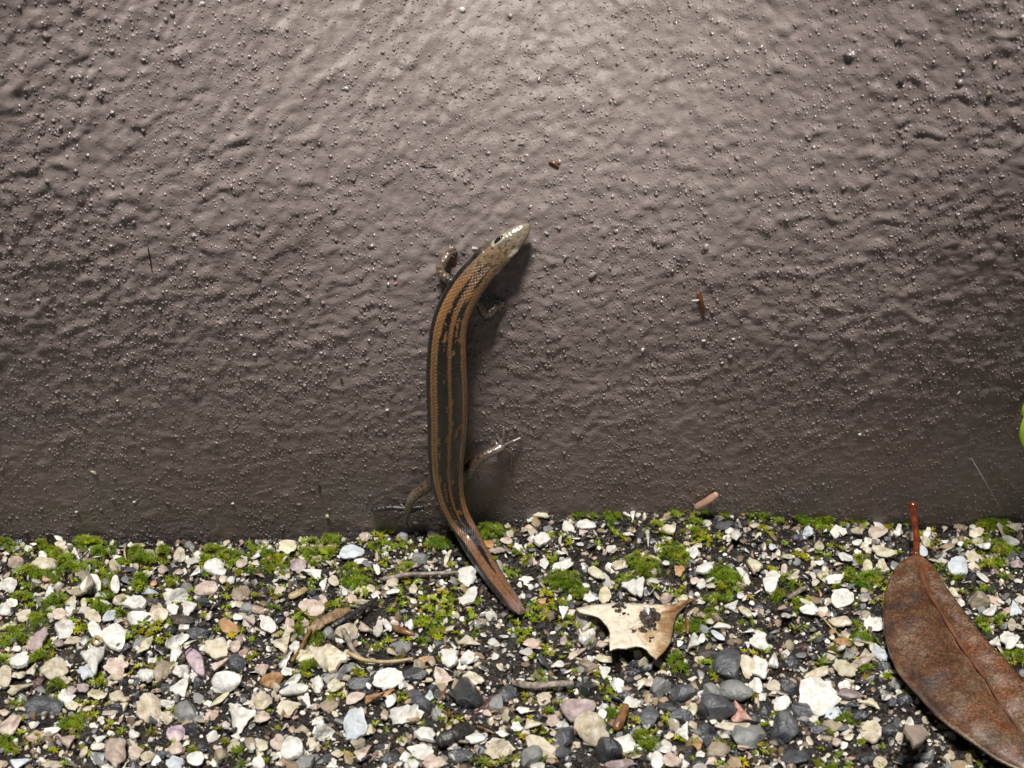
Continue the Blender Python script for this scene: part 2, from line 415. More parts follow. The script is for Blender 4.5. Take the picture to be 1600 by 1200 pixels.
def shell_geo(L, W, style, rng, dome=None, thick=None, n=26):
    """thin curved plate: in-plane (px units) a, b and height c in metres"""
    P = outline(style, n, rng) * np.array([L / 2, W / 2]); P -= P.mean(0)
    size = math.sqrt(L * W) * 0.000148
    if dome is None: dome = rng.choice([-1, 1, 1]) * rng.uniform(0.0, 0.17)
    if thick is None: thick = rng.uniform(0.00028, 0.0008) * min(1.5, max(0.6, size / 0.003))
    rings = [0.0, 0.38, 0.70, 0.90, 0.985, 1.0]; V = []
    ph = rng.uniform(0, 50)
    def hgt(ab, rho): return dome * size * (1 - rho ** 2) + size * (0.13 * noise3(ab[:, 0] / (0.5 * L) + ph, ab[:, 1] / (0.5 * L), ph) + 0.07 * noise3(ab[:, 0] / (0.2 * L) + ph, ab[:, 1] / (0.13 * L), ph))
    out = []
    for i, r in enumerate(rings[1:]):
        ab = P * r; h = hgt(ab, r) - (0.05 * thick if i == 3 else 0) - (0.35 * thick if i == 4 else 0); out.append(np.c_[ab, h])
    top = hgt(np.zeros((1, 2)), 0)[0]
    bot = [np.c_[P * 0.965, hgt(P * 0.965, 0.965) - thick], np.c_[P * 0.5, hgt(P * 0.5, 0.5) - thick]]
    V = np.vstack([[[0, 0, top]]] + out + bot + [[[0, 0, top - thick]]]); F = []
    for j in range(n): F.append((0, 1 + j, 1 + (j + 1) % n))
    nr = len(out) + len(bot)
    for q in range(nr - 1):
        for j in range(n):
            a = 1 + q * n + j; b = 1 + q * n + (j + 1) % n; F.append((a, a + n, b + n, b))
    l = len(V) - 1
    for j in range(n): F.append((l, 1 + (nr - 1) * n + (j + 1) % n, 1 + (nr - 1) * n + j))
    return V, F
def _ico(sub):
    bm = bmesh.new(); bmesh.ops.create_icosphere(bm, subdivisions=sub, radius=1); bm.verts.ensure_lookup_table()
    v = np.array([x.co[:] for x in bm.verts]); f = np.array([[y.index for y in x.verts] for x in bm.faces]); bm.free(); return v, f
ICO3, ICO2, ICO1 = _ico(3), _ico(2), _ico(1)
def stone_geo(rng, cuts=9, rough=0.10, src=ICO3):
    v, f = src; v = v.copy(); s = rng.uniform(0, 60, 3)
    v *= (1 + 0.26 * noise3(v[:, 0] * 0.9 + s[0], v[:, 1] * 0.9 + s[1], v[:, 2] * 0.9 + s[2]))[:, None]
    for _ in range(cuts):
        d = nrm(rng.normal(size=3)); k = rng.uniform(0.5, 0.85); e = np.maximum(v @ d - k, 0); v -= 0.93 * e[:, None] * d
    v *= (1 + rough * noise3(v[:, 0] * 3 + s[1], v[:, 1] * 3 + s[2], v[:, 2] * 3 + s[0]) + 0.35 * rough * noise3(v[:, 0] * 8, v[:, 1] * 8 + s[0], v[:, 2] * 8))[:, None]
    v /= np.abs(v).max(0); return v, f

STONES = 'KGLTBR'
NAMES = {'K': 'pebble', 'G': 'pebble', 'L': 'pebble', 'T': 'stone_chip', 'B': 'soil_crumb', 'R': 'stone_chip'}
WORD = {'W': 'white shell', 'C': 'cream shell', 'P': 'pinkish shell', 'M': 'mauve-brown shell', 'Y': 'straw-yellow shell', 'U': 'pale bluish shell',
        'O': 'amber-brown shell', 'X': 'coral-red shell', 'S': 'striated yellowish shell', 'F': 'ribbed white shell', 'Q': 'violet-stained shell',
        'K': 'black glossy pebble', 'G': 'dark slate-grey pebble', 'L': 'light grey pebble', 'T': 'tan stone chip', 'B': 'dark crumbly soil lump', 'R': 'maroon stone chip'}
def size_word(k, L):
    if k in STONES: return 'small' if L < 22 else ('medium' if L < 36 else 'large')
    return 'tiny' if L < 15 else ('small' if L < 26 else 'broad')
# things one can find at a glance, used to say which of the look-alikes a label means
MARKS = {(76, 901): 'the coral-red sliver', (120, 909): 'the hollow shell cup', (281, 867): 'the round cream disc', (322, 919): 'the pink-brown oval shell', (377, 929): 'the knobbly tan stone',
 (449, 854): 'the greenish fan shell', (549, 861): 'the sky-blue shell', (487, 948): 'the broad pink shell', (730, 900): 'the cockle shell', (1371, 830): 'the peach oval shell', (1498, 884): 'the bluish oval shell',
 (59, 1000): 'the mauve wedge', (145, 1027): 'the pale pointed triangle shell', (181, 1042): 'the peach-pink flake', (86, 1045): 'the pitted cream block', (60, 1066): 'the dark-red chip', (310, 991): 'the flat slate chip',
 (358, 979): 'the orange-brown dome shell', (305, 1032): 'the violet-stained white shell', (337, 1014): 'the ochre-rimmed fan shell', (351, 1066): 'the big white oval', (512, 1026): 'the crumpled oyster shell',
 (426, 1062): 'the amber lump', (606, 1060): 'the pitted white slab', (702, 1027): 'the ribbed fan shell', (691, 1057): 'the forked peach shell', (1136, 1041): 'the domed dark pebble', (1316, 934): 'the rounded white plate',
 (1317, 1003): 'the orange-tan sliver', (1527, 940): 'the pitted grey-brown stone', (180, 1175): 'the large beige fan shell', (234, 1107): 'the blocky tan shell', (291, 1114): 'the rounded grey pebble',
 (275, 1145): 'the violet lump', (375, 1120): 'the greenish-white pointed shell', (555, 1130): 'the pearly bluish shell', (455, 1167): 'the egg-shaped white shell', (726, 1084): 'the big black rock', (754, 1107): 'the maroon chip',
 (776, 1102): 'the greenish-grey pebble', (635, 1116): 'the dirt-patched white slab', (925, 1139): 'the orange-patched oval shell', (904, 1106): 'the cracked mauve shell', (949, 1172): 'the charcoal lump',
 (846, 1167): 'the long curved cream shell', (1116, 1109): 'the big slate pebble', (1156, 1115): 'the rose-pink triangle', (1150, 1081): 'the rough pitted pebble', (1171, 1151): 'the broad smooth grey pebble',
 (1277, 1087): 'the big square white slab', (1226, 1137): 'the glossy grey stone', (1432, 1137): 'the pitted square shell', (1400, 960): 'the brown leaf', (1400, 1060): 'the brown leaf', (1560, 1020): 'the brown leaf',
 (1432, 830): "the brown leaf's stalk", (990, 985): 'the torn tan leaf', (1050, 950): 'the torn tan leaf', (815, 950): 'the tail tip', (750, 850): "the skink's tail", (660, 900): 'the straight grey twig', (560, 950): 'the charred twig',
 (850, 1068): 'the wood splinter', (972, 1120): 'the brown husk', (1105, 785): 'the pink grub', (630, 986): 'the reddish husk', (1245, 926): 'the thick grey twig', (16, 1132): 'the striped chip', (70, 1106): 'the bark chunk',
 (916, 819): 'the arched white shell', (992, 915): 'the translucent white shell', (1380, 861): 'the long striated shell', (1578, 845): 'the smooth white oval', (1265, 952): 'the notched white shell', (630, 815): "the skink's hind foot"}
def near(px, py):
    k = min(MARKS, key=lambda m: (m[0] - px) ** 2 + 2.0 * (m[1] - py) ** 2 if m != (px, py) else 1e9)
    wf = ' at the wall foot' if on_ground(px, py)[1] > -0.009 else ''
    return 'near ' + MARKS[k] + wf
def piece(px, py, L, W, ang, k, style=None, label=None, lift=None, dome=None, wallside=False, tall=None, on=None):
    rng = np.random.default_rng(int(px * 7919 + py * 104729) % (2 ** 31))
    base = on if on is not None else on_ground(px, py)
    n, ax, ay = frame_for(base, px, py, rng=rng)
    a = math.radians(ang); c, s = math.cos(a), math.sin(a)
    A = ax * c + ay * s; B = -ax * s + ay * c
    real = math.sqrt(L * W) * mpp(base)
    if k in STONES:
        v, f = stone_geo(rng, cuts=10 if k in 'KG' else 7, rough=0.16 if k in 'TB' else 0.09, src=ICO3 if L > 20 else ICO2)
        h = (tall or rng.uniform(0.34, 0.5)) * min(L, W * 1.2) * mpp(base)
        off = h * 0.45 if lift is None else lift
        ctr = on_ground(px, py, off) if on is None else on + UP * off
        V = ctr + v[:, 0:1] * (L / 2) * A + v[:, 1:2] * (W / 2) * B + v[:, 2:3] * h * n
        f = np.asarray(f)
        name = NAMES[k]; cat = 'stone' if k in 'TR' else ('soil' if k == 'B' else 'pebble')
    else:
        style = style or rng.choice(['poly', 'jag', 'jag', 'round', 'tri', 'poly'])
        v, f = shell_geo(L, W, style, rng, dome)
        off = (0.0009 + 0.16 * real + rng.uniform(0, 0.0009)) if lift is None else lift
        ctr = on_ground(px, py, off) if on is None else on + UP * off
        V = ctr + v[:, 0:1] * A + v[:, 1:2] * B + v[:, 2:3] * n
        name, cat = 'shell_fragment', 'shell'
    o = mesh_obj(name, V, f, M[k], loc=ctr, sharp=38 if k not in STONES else 30)
    if label: tag(o, label, cat)
    else:
        sw = ('narrow ' if max(L, W) > 1.75 * min(L, W) else '') + size_word(k, L); w = WORD[k] + ('' if k in STONES else ' piece'); nr = near(px, py)
        tag(o, '%s %s %s' % (sw, w, nr), cat, '%s %ss %s' % (sw, w, nr))
    return o

# photo x, y, length, width, angle, kind [style] [| label]
PIECES = """
30 850 20 13 20 G
92 841 20 8 -20 W
94 849 18 10 0 C
52 850 10 5 0 W
147 841 13 6 -30 L
25 879 26 18 0 P
30 894 16 10 0 P
69 881 38 24 0 C
66 868 14 12 0 W
119 866 18 11 -60 W tri
136 875 16 8 0 M
76 901 22 10 25 X round | small coral-red shell sliver in moss near the wall
14 914 28 26 0 W
54 914 16 12 0 G
120 909 42 36 0 C round | hollow cream shell cup with a white disc lying in it
142 913 28 32 0 W round | thick white shell disc lying in the hollow cream shell cup
180 913 28 13 85 W round
77 930 20 14 80 W round
19 941 18 11 0 W
111 939 20 12 30 C
112 950 26 12 60 W
131 942 16 9 80 Y
181 871 16 6 0 W
161 929 24 8 0 W
189 936 20 16 0 C
207 854 17 14 0 W
281 867 19 20 0 C round | round cream shell disc standing against the wall foot
296 854 16 14 0 L
310 866 14 12 0 W
336 885 28 26 0 W round
344 892 16 14 0 W
306 893 20 16 0 W
377 880 18 11 0 P
399 880 14 9 0 C
254 889 14 12 0 P
280 893 15 8 0 P
322 919 38 20 15 P round | flat pink-brown oval shell tilted in front of moss
349 905 12 14 0 C
377 929 33 24 -10 T | knobbly speckled tan stone on bare dark soil
317 941 24 14 0 K
364 945 10 8 0 W
280 932 30 18 10 W
236 925 22 14 0 U
210 940 36 22 0 W
236 942 30 18 0 B
270 951 22 20 0 W
294 949 24 26 0 W tri
246 954 24 20 0 C
240 911 10 8 60 O
386 952 26 18 0 L
230 895 16 8 -40 Y
449 854 33 19 0 Y fan | pale greenish fan-shaped shell leaning on the wall foot
549 861 35 20 10 U round | smooth sky-blue shell piece lying in moss
466 884 31 20 0 M fan
489 896 26 21 -20 W
506 911 26 12 -75 W tri
521 907 16 15 0 C
496 872 15 9 0 C
564 876 19 9 0 W
589 889 19 12 -60 W
539 924 12 12 0 W
487 948 40 24 0 P round | broad pink shell with moss growing over its lower edge
446 892 14 10 0 L
505 935 16 10 -30 P
566 940 22 8 0 C
402 881 12 8 80 W
579 919 12 14 0 C
516 853 12 5 0 P
421 871 6 6 0 O
656 875 26 22 0 L
629 839 20 14 0 L
676 836 20 12 0 T
699 870 26 10 70 Y
730 900 34 26 0 F fan | ribbed white cockle shell half under the skink's tail
734 931 32 17 50 W poly
614 910 24 16 0 C
614 924 23 9 10 W
644 869 12 10 0 C
675 878 14 8 0 C
688 908 14 8 0 G
764 850 19 12 0 O
791 844 16 11 0 P
776 860 27 11 5 P
646 920 12 14 0 C
845 801 26 18 0 Y
916 819 32 14 0 W jag | arched white shell bridge close to the wall foot
892 816 20 10 -45 T
846 841 28 20 0 W
811 855 22 10 -50 W
989 804 16 9 80 W
981 834 20 7 0 W
877 885 44 20 25 W jag
932 895 30 13 -25 Y round
969 882 26 14 0 C
945 929 20 22 0 Y round
992 915 34 36 0 W tri | large translucent white shell just behind the torn tan leaf
822 904 22 9 0 W
850 880 14 14 0 W
910 831 20 8 0 P
821 827 14 9 0 C
916 914 12 7 0 W
936 856 7 6 0 W
1012 839 23 14 70 W
1046 825 21 16 0 C
1149 835 15 14 0 W
1135 839 13 6 10 W
1084 862 19 21 0 W
1092 852 15 7 0 C
1024 856 11 8 70 W
1082 877 14 10 0 L
1101 886 28 14 20 W
1061 891 19 16 0 O
1179 881 26 22 -30 S
1162 900 34 14 -60 W jag
1096 912 16 13 90 W
1085 907 13 10 0 P
1041 879 12 8 0 W
1111 915 14 8 0 C
1141 885 14 8 0 L
1122 810 18 9 0 L
1179 821 18 7 0 C
1161 802 6 6 0 O
1100 820 10 8 80 L
1269 797 14 9 75 W
1262 831 18 16 90 U
1371 830 28 19 0 P round | smooth peach-coloured oval shell near the wall foot
1338 829 22 10 0 Y
1317 830 12 12 0 W
1339 847 20 9 0 W
1356 845 12 12 0 W
1281 852 14 13 0 Y
1321 870 26 16 -25 W
1207 854 12 12 0 U
1216 864 12 9 80 W
1210 869 13 10 0 P
1380 861 42 16 -15 S poly | long striated yellowish shell beside the brown leaf's upper end
1356 884 24 16 -40 S
1376 884 34 18 -40 S
1389 806 26 14 0 G
1391 841 20 10 0 G
1304 904 25 22 0 W
1309 881 12 7 0 C
1208 899 24 24 0 W
1203 912 22 22 0 W
1241 900 22 16 0 C
1274 910 14 12 80 C
1243 841 14 9 0 G
1278 895 18 10 0 L
1288 881 12 10 0 L
1225 890 18 10 80 P
1230 869 20 7 0 Y
1244 878 14 14 0 L
1265 849 14 5 -30 G
1340 862 12 9 0 W
1404 828 20 10 80 W
1517 804 17 9 0 W round
1505 805 16 12 60 T
1519 811 15 6 0 C
1591 805 20 13 0 G
1578 845 26 15 -10 W round | smooth white oval shell between moss tufts by the wall
1537 852 22 15 0 W tri
1498 884 34 26 -40 U round | smooth pale bluish oval shell beside the brown leaf's stalk
1521 872 36 18 -60 C
1481 857 20 16 0 L
1525 832 20 15 0 C
1584 822 22 20 0 C
1505 825 30 9 -12 T
1589 881 20 13 0 M
1449 832 20 10 65 W
1447 845 13 14 0 Y
1438 810 10 8 0 W
1442 861 14 16 0 U
1492 845 10 10 0 C
1501 849 9 8 0 W
1574 894 7 5 0 W
1546 871 14 7 -30 W
1477 846 12 6 0 W
1554 804 20 11 80 T
1475 824 7 6 0 P
37 962 26 17 0 C
19 955 22 14 0 K
7 952 18 18 0 W
92 959 22 16 0 P
102 982 32 26 20 W jag
114 1000 26 15 15 C
59 1000 42 20 55 M poly | mauve wedge-shaped shell splinter with a straight edge
31 1030 36 20 25 W
17 1001 18 10 0 L
92 1004 16 10 0 M
150 986 34 20 -60 W
179 992 40 30 -35 W round
145 962 28 18 -20 C
171 962 22 14 40 U
189 1015 28 24 0 K
145 1027 40 38 0 W tri | pale triangular shell with a sharp upright point
181 1042 36 32 0 P poly | broad peach-pink shell flake beside a black pebble
182 1058 22 9 0 C
86 1045 42 34 0 C poly | chunky cream shell block with brown-spotted pits
135 1049 32 26 0 U
7 1056 32 22 70 C
32 1054 18 13 0 C
50 1046 20 14 0 C
106 1022 24 16 0 B
191 1069 20 16 0 K
101 1064 16 12 0 P
12 980 26 12 15 C
60 1066 34 14 40 R | long glossy dark-red chip leaning on a straw-coloured one
31 1075 32 14 30 Y
249 961 26 20 0 C
218 965 34 24 0 W
288 971 44 20 0 B
310 991 36 18 -12 G | flat angular slate chip pointing at an orange shell
358 979 32 20 -20 O round | rounded orange-brown shell dome on dark soil
371 964 14 10 0 W round
388 971 24 18 0 P
228 1007 42 14 35 Y
277 1001 34 18 20 W
274 1020 26 18 80 W
305 1032 42 22 -55 Q round | long white shell with a violet-pink stain
337 1014 46 26 -10 C fan | beige fan shell with an ochre lower rim
367 1009 18 16 0 P
371 1041 32 34 0 G
342 1037 26 16 25 P
285 1049 30 24 0 W
255 1047 40 26 50 T
311 1059 28 22 0 W
310 1067 24 20 80 G
351 1066 48 30 12 W round | big smooth white oval shell on bare soil
282 1072 36 24 80 W
211 1064 22 12 0 G
227 1052 30 22 0 W
366 994 20 8 0 L
267 987 18 16 0 K
419 976 24 22 0 W
410 965 12 10 0 W
449 989 24 16 0 C
441 1005 28 26 0 C
460 1009 16 16 0 W
447 1031 24 22 80 W
474 1024 30 18 0 Y
512 1026 56 44 0 C jag | largest crumpled cream oyster shell with pale lobes
544 986 30 26 0 C round
532 999 18 14 0 W
516 989 22 20 0 L
571 981 24 18 0 P
591 981 26 18 80 W
448 1049 18 13 0 W
426 1062 30 24 0 O round | glossy amber-brown shell lump among white chips
409 1046 22 18 0 P
458 1063 26 12 35 W
495 1069 24 16 80 W
520 1061 34 20 20 L
541 1060 16 12 0 T
522 1071 22 18 0 Y round
564 1066 40 22 15 G
549 1045 20 16 0 L
440 960 20 8 0 K
606 1060 46 32 0 W poly | big white shell slab with a greenish pit in its middle
702 1027 32 26 0 F fan | ribbed white fan-shaped shell on open dark soil
733 1002 26 20 0 C tri
731 1025 24 14 20 W
740 1031 22 9 30 W
686 1007 30 18 0 G
625 1012 34 24 0 L
655 1039 20 16 0 T
661 1030 22 8 10 O
691 1057 32 32 0 P jag | forked peach shell with two ragged prongs
737 1061 30 22 0 C
649 1056 40 26 0 G
630 1070 16 13 80 W
639 975 16 14 80 W
755 972 16 12 0 T
710 1011 8 8 0 W
787 961 12 8 0 L
786 995 18 4 0 W
605 976 20 10 -60 W
676 1075 14 12 0 G
670 1049 10 8 0 Y
880 954 20 14 80 W
892 949 18 12 -80 G
921 934 22 19 0 W
909 971 24 20 0 L
917 979 18 7 40 Y
910 995 24 13 -60 W
940 1006 20 12 0 P
900 1021 30 12 30 P
944 1029 36 12 -15 Y
916 1041 42 17 -15 T
874 1037 13 11 0 W round
945 1049 20 20 0 W
841 1001 10 8 0 L
881 1001 12 12 0 M
825 932 14 10 0 G
847 939 14 10 0 O
940 994 14 12 0 B
882 1049 12 10 0 L
1144 946 22 17 0 W tri
1165 955 24 12 -35 Y
1179 959 11 7 0 W
1187 952 18 12 0 G
1080 930 14 9 75 L
1041 935 18 14 80 P
1085 1000 22 20 0 W tri
1097 997 16 9 70 W
1100 984 22 14 -35 L
1121 992 22 10 -35 U
1109 971 12 10 0 C
1106 1022 40 18 -5 B
1136 1041 54 46 0 G | large domed dark grey pebble below the torn tan leaf
1167 1040 40 20 -65 C
1187 1002 30 30 0 W
1185 1040 36 26 -30 W
1139 1019 15 8 0 W
1125 1011 13 9 0 C
1157 930 12 9 0 W
1164 934 9 7 80 C
1170 986 16 10 0 W
1094 1054 13 12 0 L
1011 1041 16 12 80 L
1062 1005 14 10 80 W
1169 1007 12 6 85 W
1316 934 32 30 0 W round | rounded white shell plate standing out on dark soil
1265 952 27 18 0 W jag | white shell with a notched lower edge on bare soil
1365 975 28 21 0 W
1229 961 16 9 0 W
1314 970 34 14 0 C
1321 991 15 14 0 P
1317 1003 28 12 -15 O poly | narrow orange-tan shell sliver with a pale edge
1339 1002 16 13 0 L
1351 961 20 14 0 T
1355 1004 22 7 -10 Y
1374 1020 38 17 -50 U
1355 1022 24 14 -20 C
1346 1032 32 14 20 P
1319 1045 46 22 -25 Y fan
1334 1017 15 13 0 T
1325 1026 20 12 0 L
1237 1036 26 22 -40 K
1256 1012 24 9 0 R
1234 1009 18 14 -55 T
1380 1041 30 16 -10 G
1209 1032 26 16 80 W
1294 942 12 9 80 P
1352 936 12 9 0 P
1281 926 11 8 -60 O
1277 939 8 8 0 L
1260 940 24 8 -20 Y
1300 995 8 8 0 Y
1277 1052 40 14 15 C
1527 940 38 30 0 T | grey-brown pitted stone between the brown leaf and the wall
1547 954 24 14 35 W
1586 951 24 20 0 U
1501 942 13 12 0 W
1490 925 18 12 -35 Y
1555 1002 18 16 80 W tri
1577 999 28 24 0 W
1581 975 18 12 80 C
1564 940 12 5 -25 W
1569 980 14 10 0 L
1594 1009 14 6 0 W
16 1132 40 22 40 P poly | striped mauve-pink shell chip beside a grey-black bark chunk
104 1087 24 20 0 W jag
129 1074 18 16 0 M
112 1077 14 14 0 M
151 1085 28 16 0 Y
182 1087 24 16 0 C
193 1092 16 8 0 C
112 1102 22 12 0 C
177 1110 34 22 0 K
80 1141 32 12 15 W
107 1155 26 18 0 P
156 1155 28 9 15 W
180 1175 40 40 0 P fan | large beige fan shell with a shiny rounded back
152 1185 20 20 0 U
31 1191 30 18 0 U
81 1195 36 12 0 C
63 1079 18 10 0 L
6 1113 14 10 0 P
234 1107 46 42 60 C poly | thick blocky tan shell with a broken brown lower end
262 1100 24 16 0 W
291 1114 38 28 0 L | rounded grey pebble above a violet shell
260 1121 20 18 0 C
275 1145 28 26 80 Q round | violet shell lump between grey and black pebbles
275 1169 20 20 0 P
300 1141 28 26 0 K
311 1125 18 14 0 L
375 1120 52 48 60 W tri | big pointed greenish-white shell with a wavy lower edge
272 1191 34 22 0 U
306 1185 24 22 0 W round
211 1175 22 20 0 P
230 1182 20 16 0 C
210 1191 26 18 0 G
252 1180 20 14 0 G
210 1146 16 12 0 W
344 1092 34 8 35 Y
396 1096 20 10 80 C
316 1170 18 16 0 K
392 1162 20 20 0 T
347 1180 24 20 0 T
204 1166 24 10 85 T
261 1077 20 18 80 G
411 1095 30 28 0 C
449 1105 40 24 0 C jag
460 1077 40 18 10 W
480 1094 22 18 80 W tri
493 1104 20 10 0 P
555 1130 48 36 80 U poly | pearly bluish shell with a bright white face
554 1090 30 16 20 P
581 1091 42 12 15 O
455 1167 36 30 80 W round | egg-shaped white shell lying on pinkish gravel
511 1146 42 32 0 W jag
497 1126 18 14 0 W
410 1120 22 20 0 P
567 1175 34 26 0 P
516 1106 30 20 0 T
549 1155 24 10 0 L
434 1160 22 22 0 P
410 1164 22 20 80 C
477 1190 36 18 0 L
404 1191 18 18 0 W
519 1196 18 10 0 W
527 1177 18 14 0 Y
474 1140 22 16 0 T
577 1141 16 12 80 Y
726 1084 56 36 -20 K | largest glossy black rock beside a maroon chip
754 1107 44 22 55 R | wet maroon chip wedged between black and greenish pebbles
776 1102 34 22 80 L | upright greenish-grey pebble next to a maroon chip
792 1087 34 28 80 G
659 1102 36 26 -30 G
635 1116 58 38 10 W jag | broad white shell slab with a brown dirt patch
665 1146 34 24 0 W
657 1174 46 26 12 W
680 1191 42 18 10 P
744 1152 34 16 0 W
785 1146 20 10 0 W
781 1170 44 28 0 C
721 1182 40 24 0 G
614 1187 34 24 0 G
750 1171 18 18 0 L
671 1087 18 13 70 U
610 1095 20 18 80 W
607 1082 20 8 30 O
682 1119 30 18 80 L
774 1157 26 9 0 W
602 1116 16 12 80 C
675 1074 12 10 0 G
645 1192 16 14 0 W
925 1139 58 46 -35 C round | largest cream oval shell with an orange patch on top
904 1106 54 28 0 M round | wide mauve-brown shell with a lengthwise crack
882 1156 38 28 20 G
949 1172 46 44 0 K | big matt black charcoal lump under a cream oval shell
846 1167 60 24 -30 C round | long curved cream shell lying over a grey stone
829 1184 36 32 0 L
850 1091 32 22 0 C
920 1080 30 28 0 K
930 1076 20 7 85 W
966 1069 26 20 -60 W
942 1104 20 10 25 W
941 1115 16 13 60 W
977 1162 34 28 0 W
880 1135 20 18 0 W
865 1127 20 18 0 P
978 1085 22 14 0 G
969 1194 46 14 0 M
817 1109 26 10 0 W
830 1131 30 14 0 C
807 1135 16 16 0 W
804 1089 30 10 85 G
996 1122 18 14 80 G
867 1146 14 10 0 C
1116 1109 62 46 -25 G | biggest flat-faced slate pebble beside a pink triangular shell
1156 1115 38 28 -10 X tri | rose-pink triangular shell chip on dark slate
1150 1081 48 34 0 L | rough pitted grey pebble above a pink triangular shell
1066 1085 42 28 0 G
1031 1076 36 28 45 L
1015 1117 36 32 0 G
1064 1121 38 28 0 G
1041 1106 34 18 0 G
1069 1142 28 22 0 W tri
1145 1134 56 11 3 C
1171 1151 56 36 0 L | broad smooth grey pebble under a long thin cream shell
1121 1172 40 30 0 T
1112 1156 28 16 0 G
1100 1140 28 20 0 K
1179 1126 26 20 0 G
1112 1080 30 18 -40 L
1084 1072 24 10 -50 T
1082 1109 22 12 75 Y
1071 1106 14 10 0 Y
1090 1162 18 14 80 O
1025 1167 22 16 0 L
1049 1187 36 22 0 P
1027 1187 26 18 80 W
1092 1192 34 18 30 K
1094 1179 16 9 0 W
1016 1067 26 18 0 P
1069 1172 34 12 0 B
1181 1071 24 20 80 W
1191 1089 14 12 0 W
1137 1144 14 14 0 L
1016 1090 20 14 0 G
1195 1114 24 14 80 G
1277 1087 58 54 0 W poly | big squarish bright white shell slab among dark pebbles
1232 1077 36 32 -50 K
1222 1100 30 26 0 W
1255 1110 40 24 -25 G
1226 1137 54 48 60 G | big glossy grey stone with a brownish top corner
1320 1071 24 18 0 W
1327 1084 46 18 0 M
1361 1099 38 16 0 Y
1302 1114 28 22 0 U
1302 1136 36 20 0 T
1346 1119 36 16 0 K
1277 1142 38 15 0 G
1360 1141 34 28 -50 C
1387 1086 28 18 0 W
1330 1102 22 14 0 K
1320 1097 32 8 0 C
1237 1185 56 24 0 G
1327 1151 20 12 0 C
1390 1140 30 26 0 G
1307 1159 16 16 0 P
1362 1187 40 20 0 K
1209 1071 20 18 0 C
1255 1124 20 12 0 L
1396 1067 16 12 80 L
1395 1099 16 16 0 G
1288 1154 22 10 0 T
1432 1137 36 36 0 P poly | squarish pale shell with brown pits beside the brown leaf
1412 1096 34 26 0 K
1404 1071 18 14 80 L
1444 1185 34 16 0 L
1411 1187 24 20 0 G
1439 1196 22 10 0 W
1511 1197 20 8 0 W
1480 1173 30 8 -20 L
1401 1136 26 14 80 G
1597 1052 10 10 0 L
"""
TAKEN = []
for ln in PIECES.strip().split('\n'):
    lab = None
    if '|' in ln: ln, lab = [s.strip() for s in ln.split('|')]
    q = ln.split(); px, py, L, W, a = map(float, q[:5]); st = q[6] if len(q) > 6 else None
    dm = -0.30 if (px, py) == (120, 909) else None
    piece(px, py, L * 1.06, W * 1.06, a, q[5], st, lab, dome=dm, lift=0.0022 if (px, py) == (142, 913) else None)
    p = on_ground(px, py); TAKEN.append((p[0], p[1], 0.5 * max(L, W) * mpp(p)))
TAKEN = np.array(TAKEN)

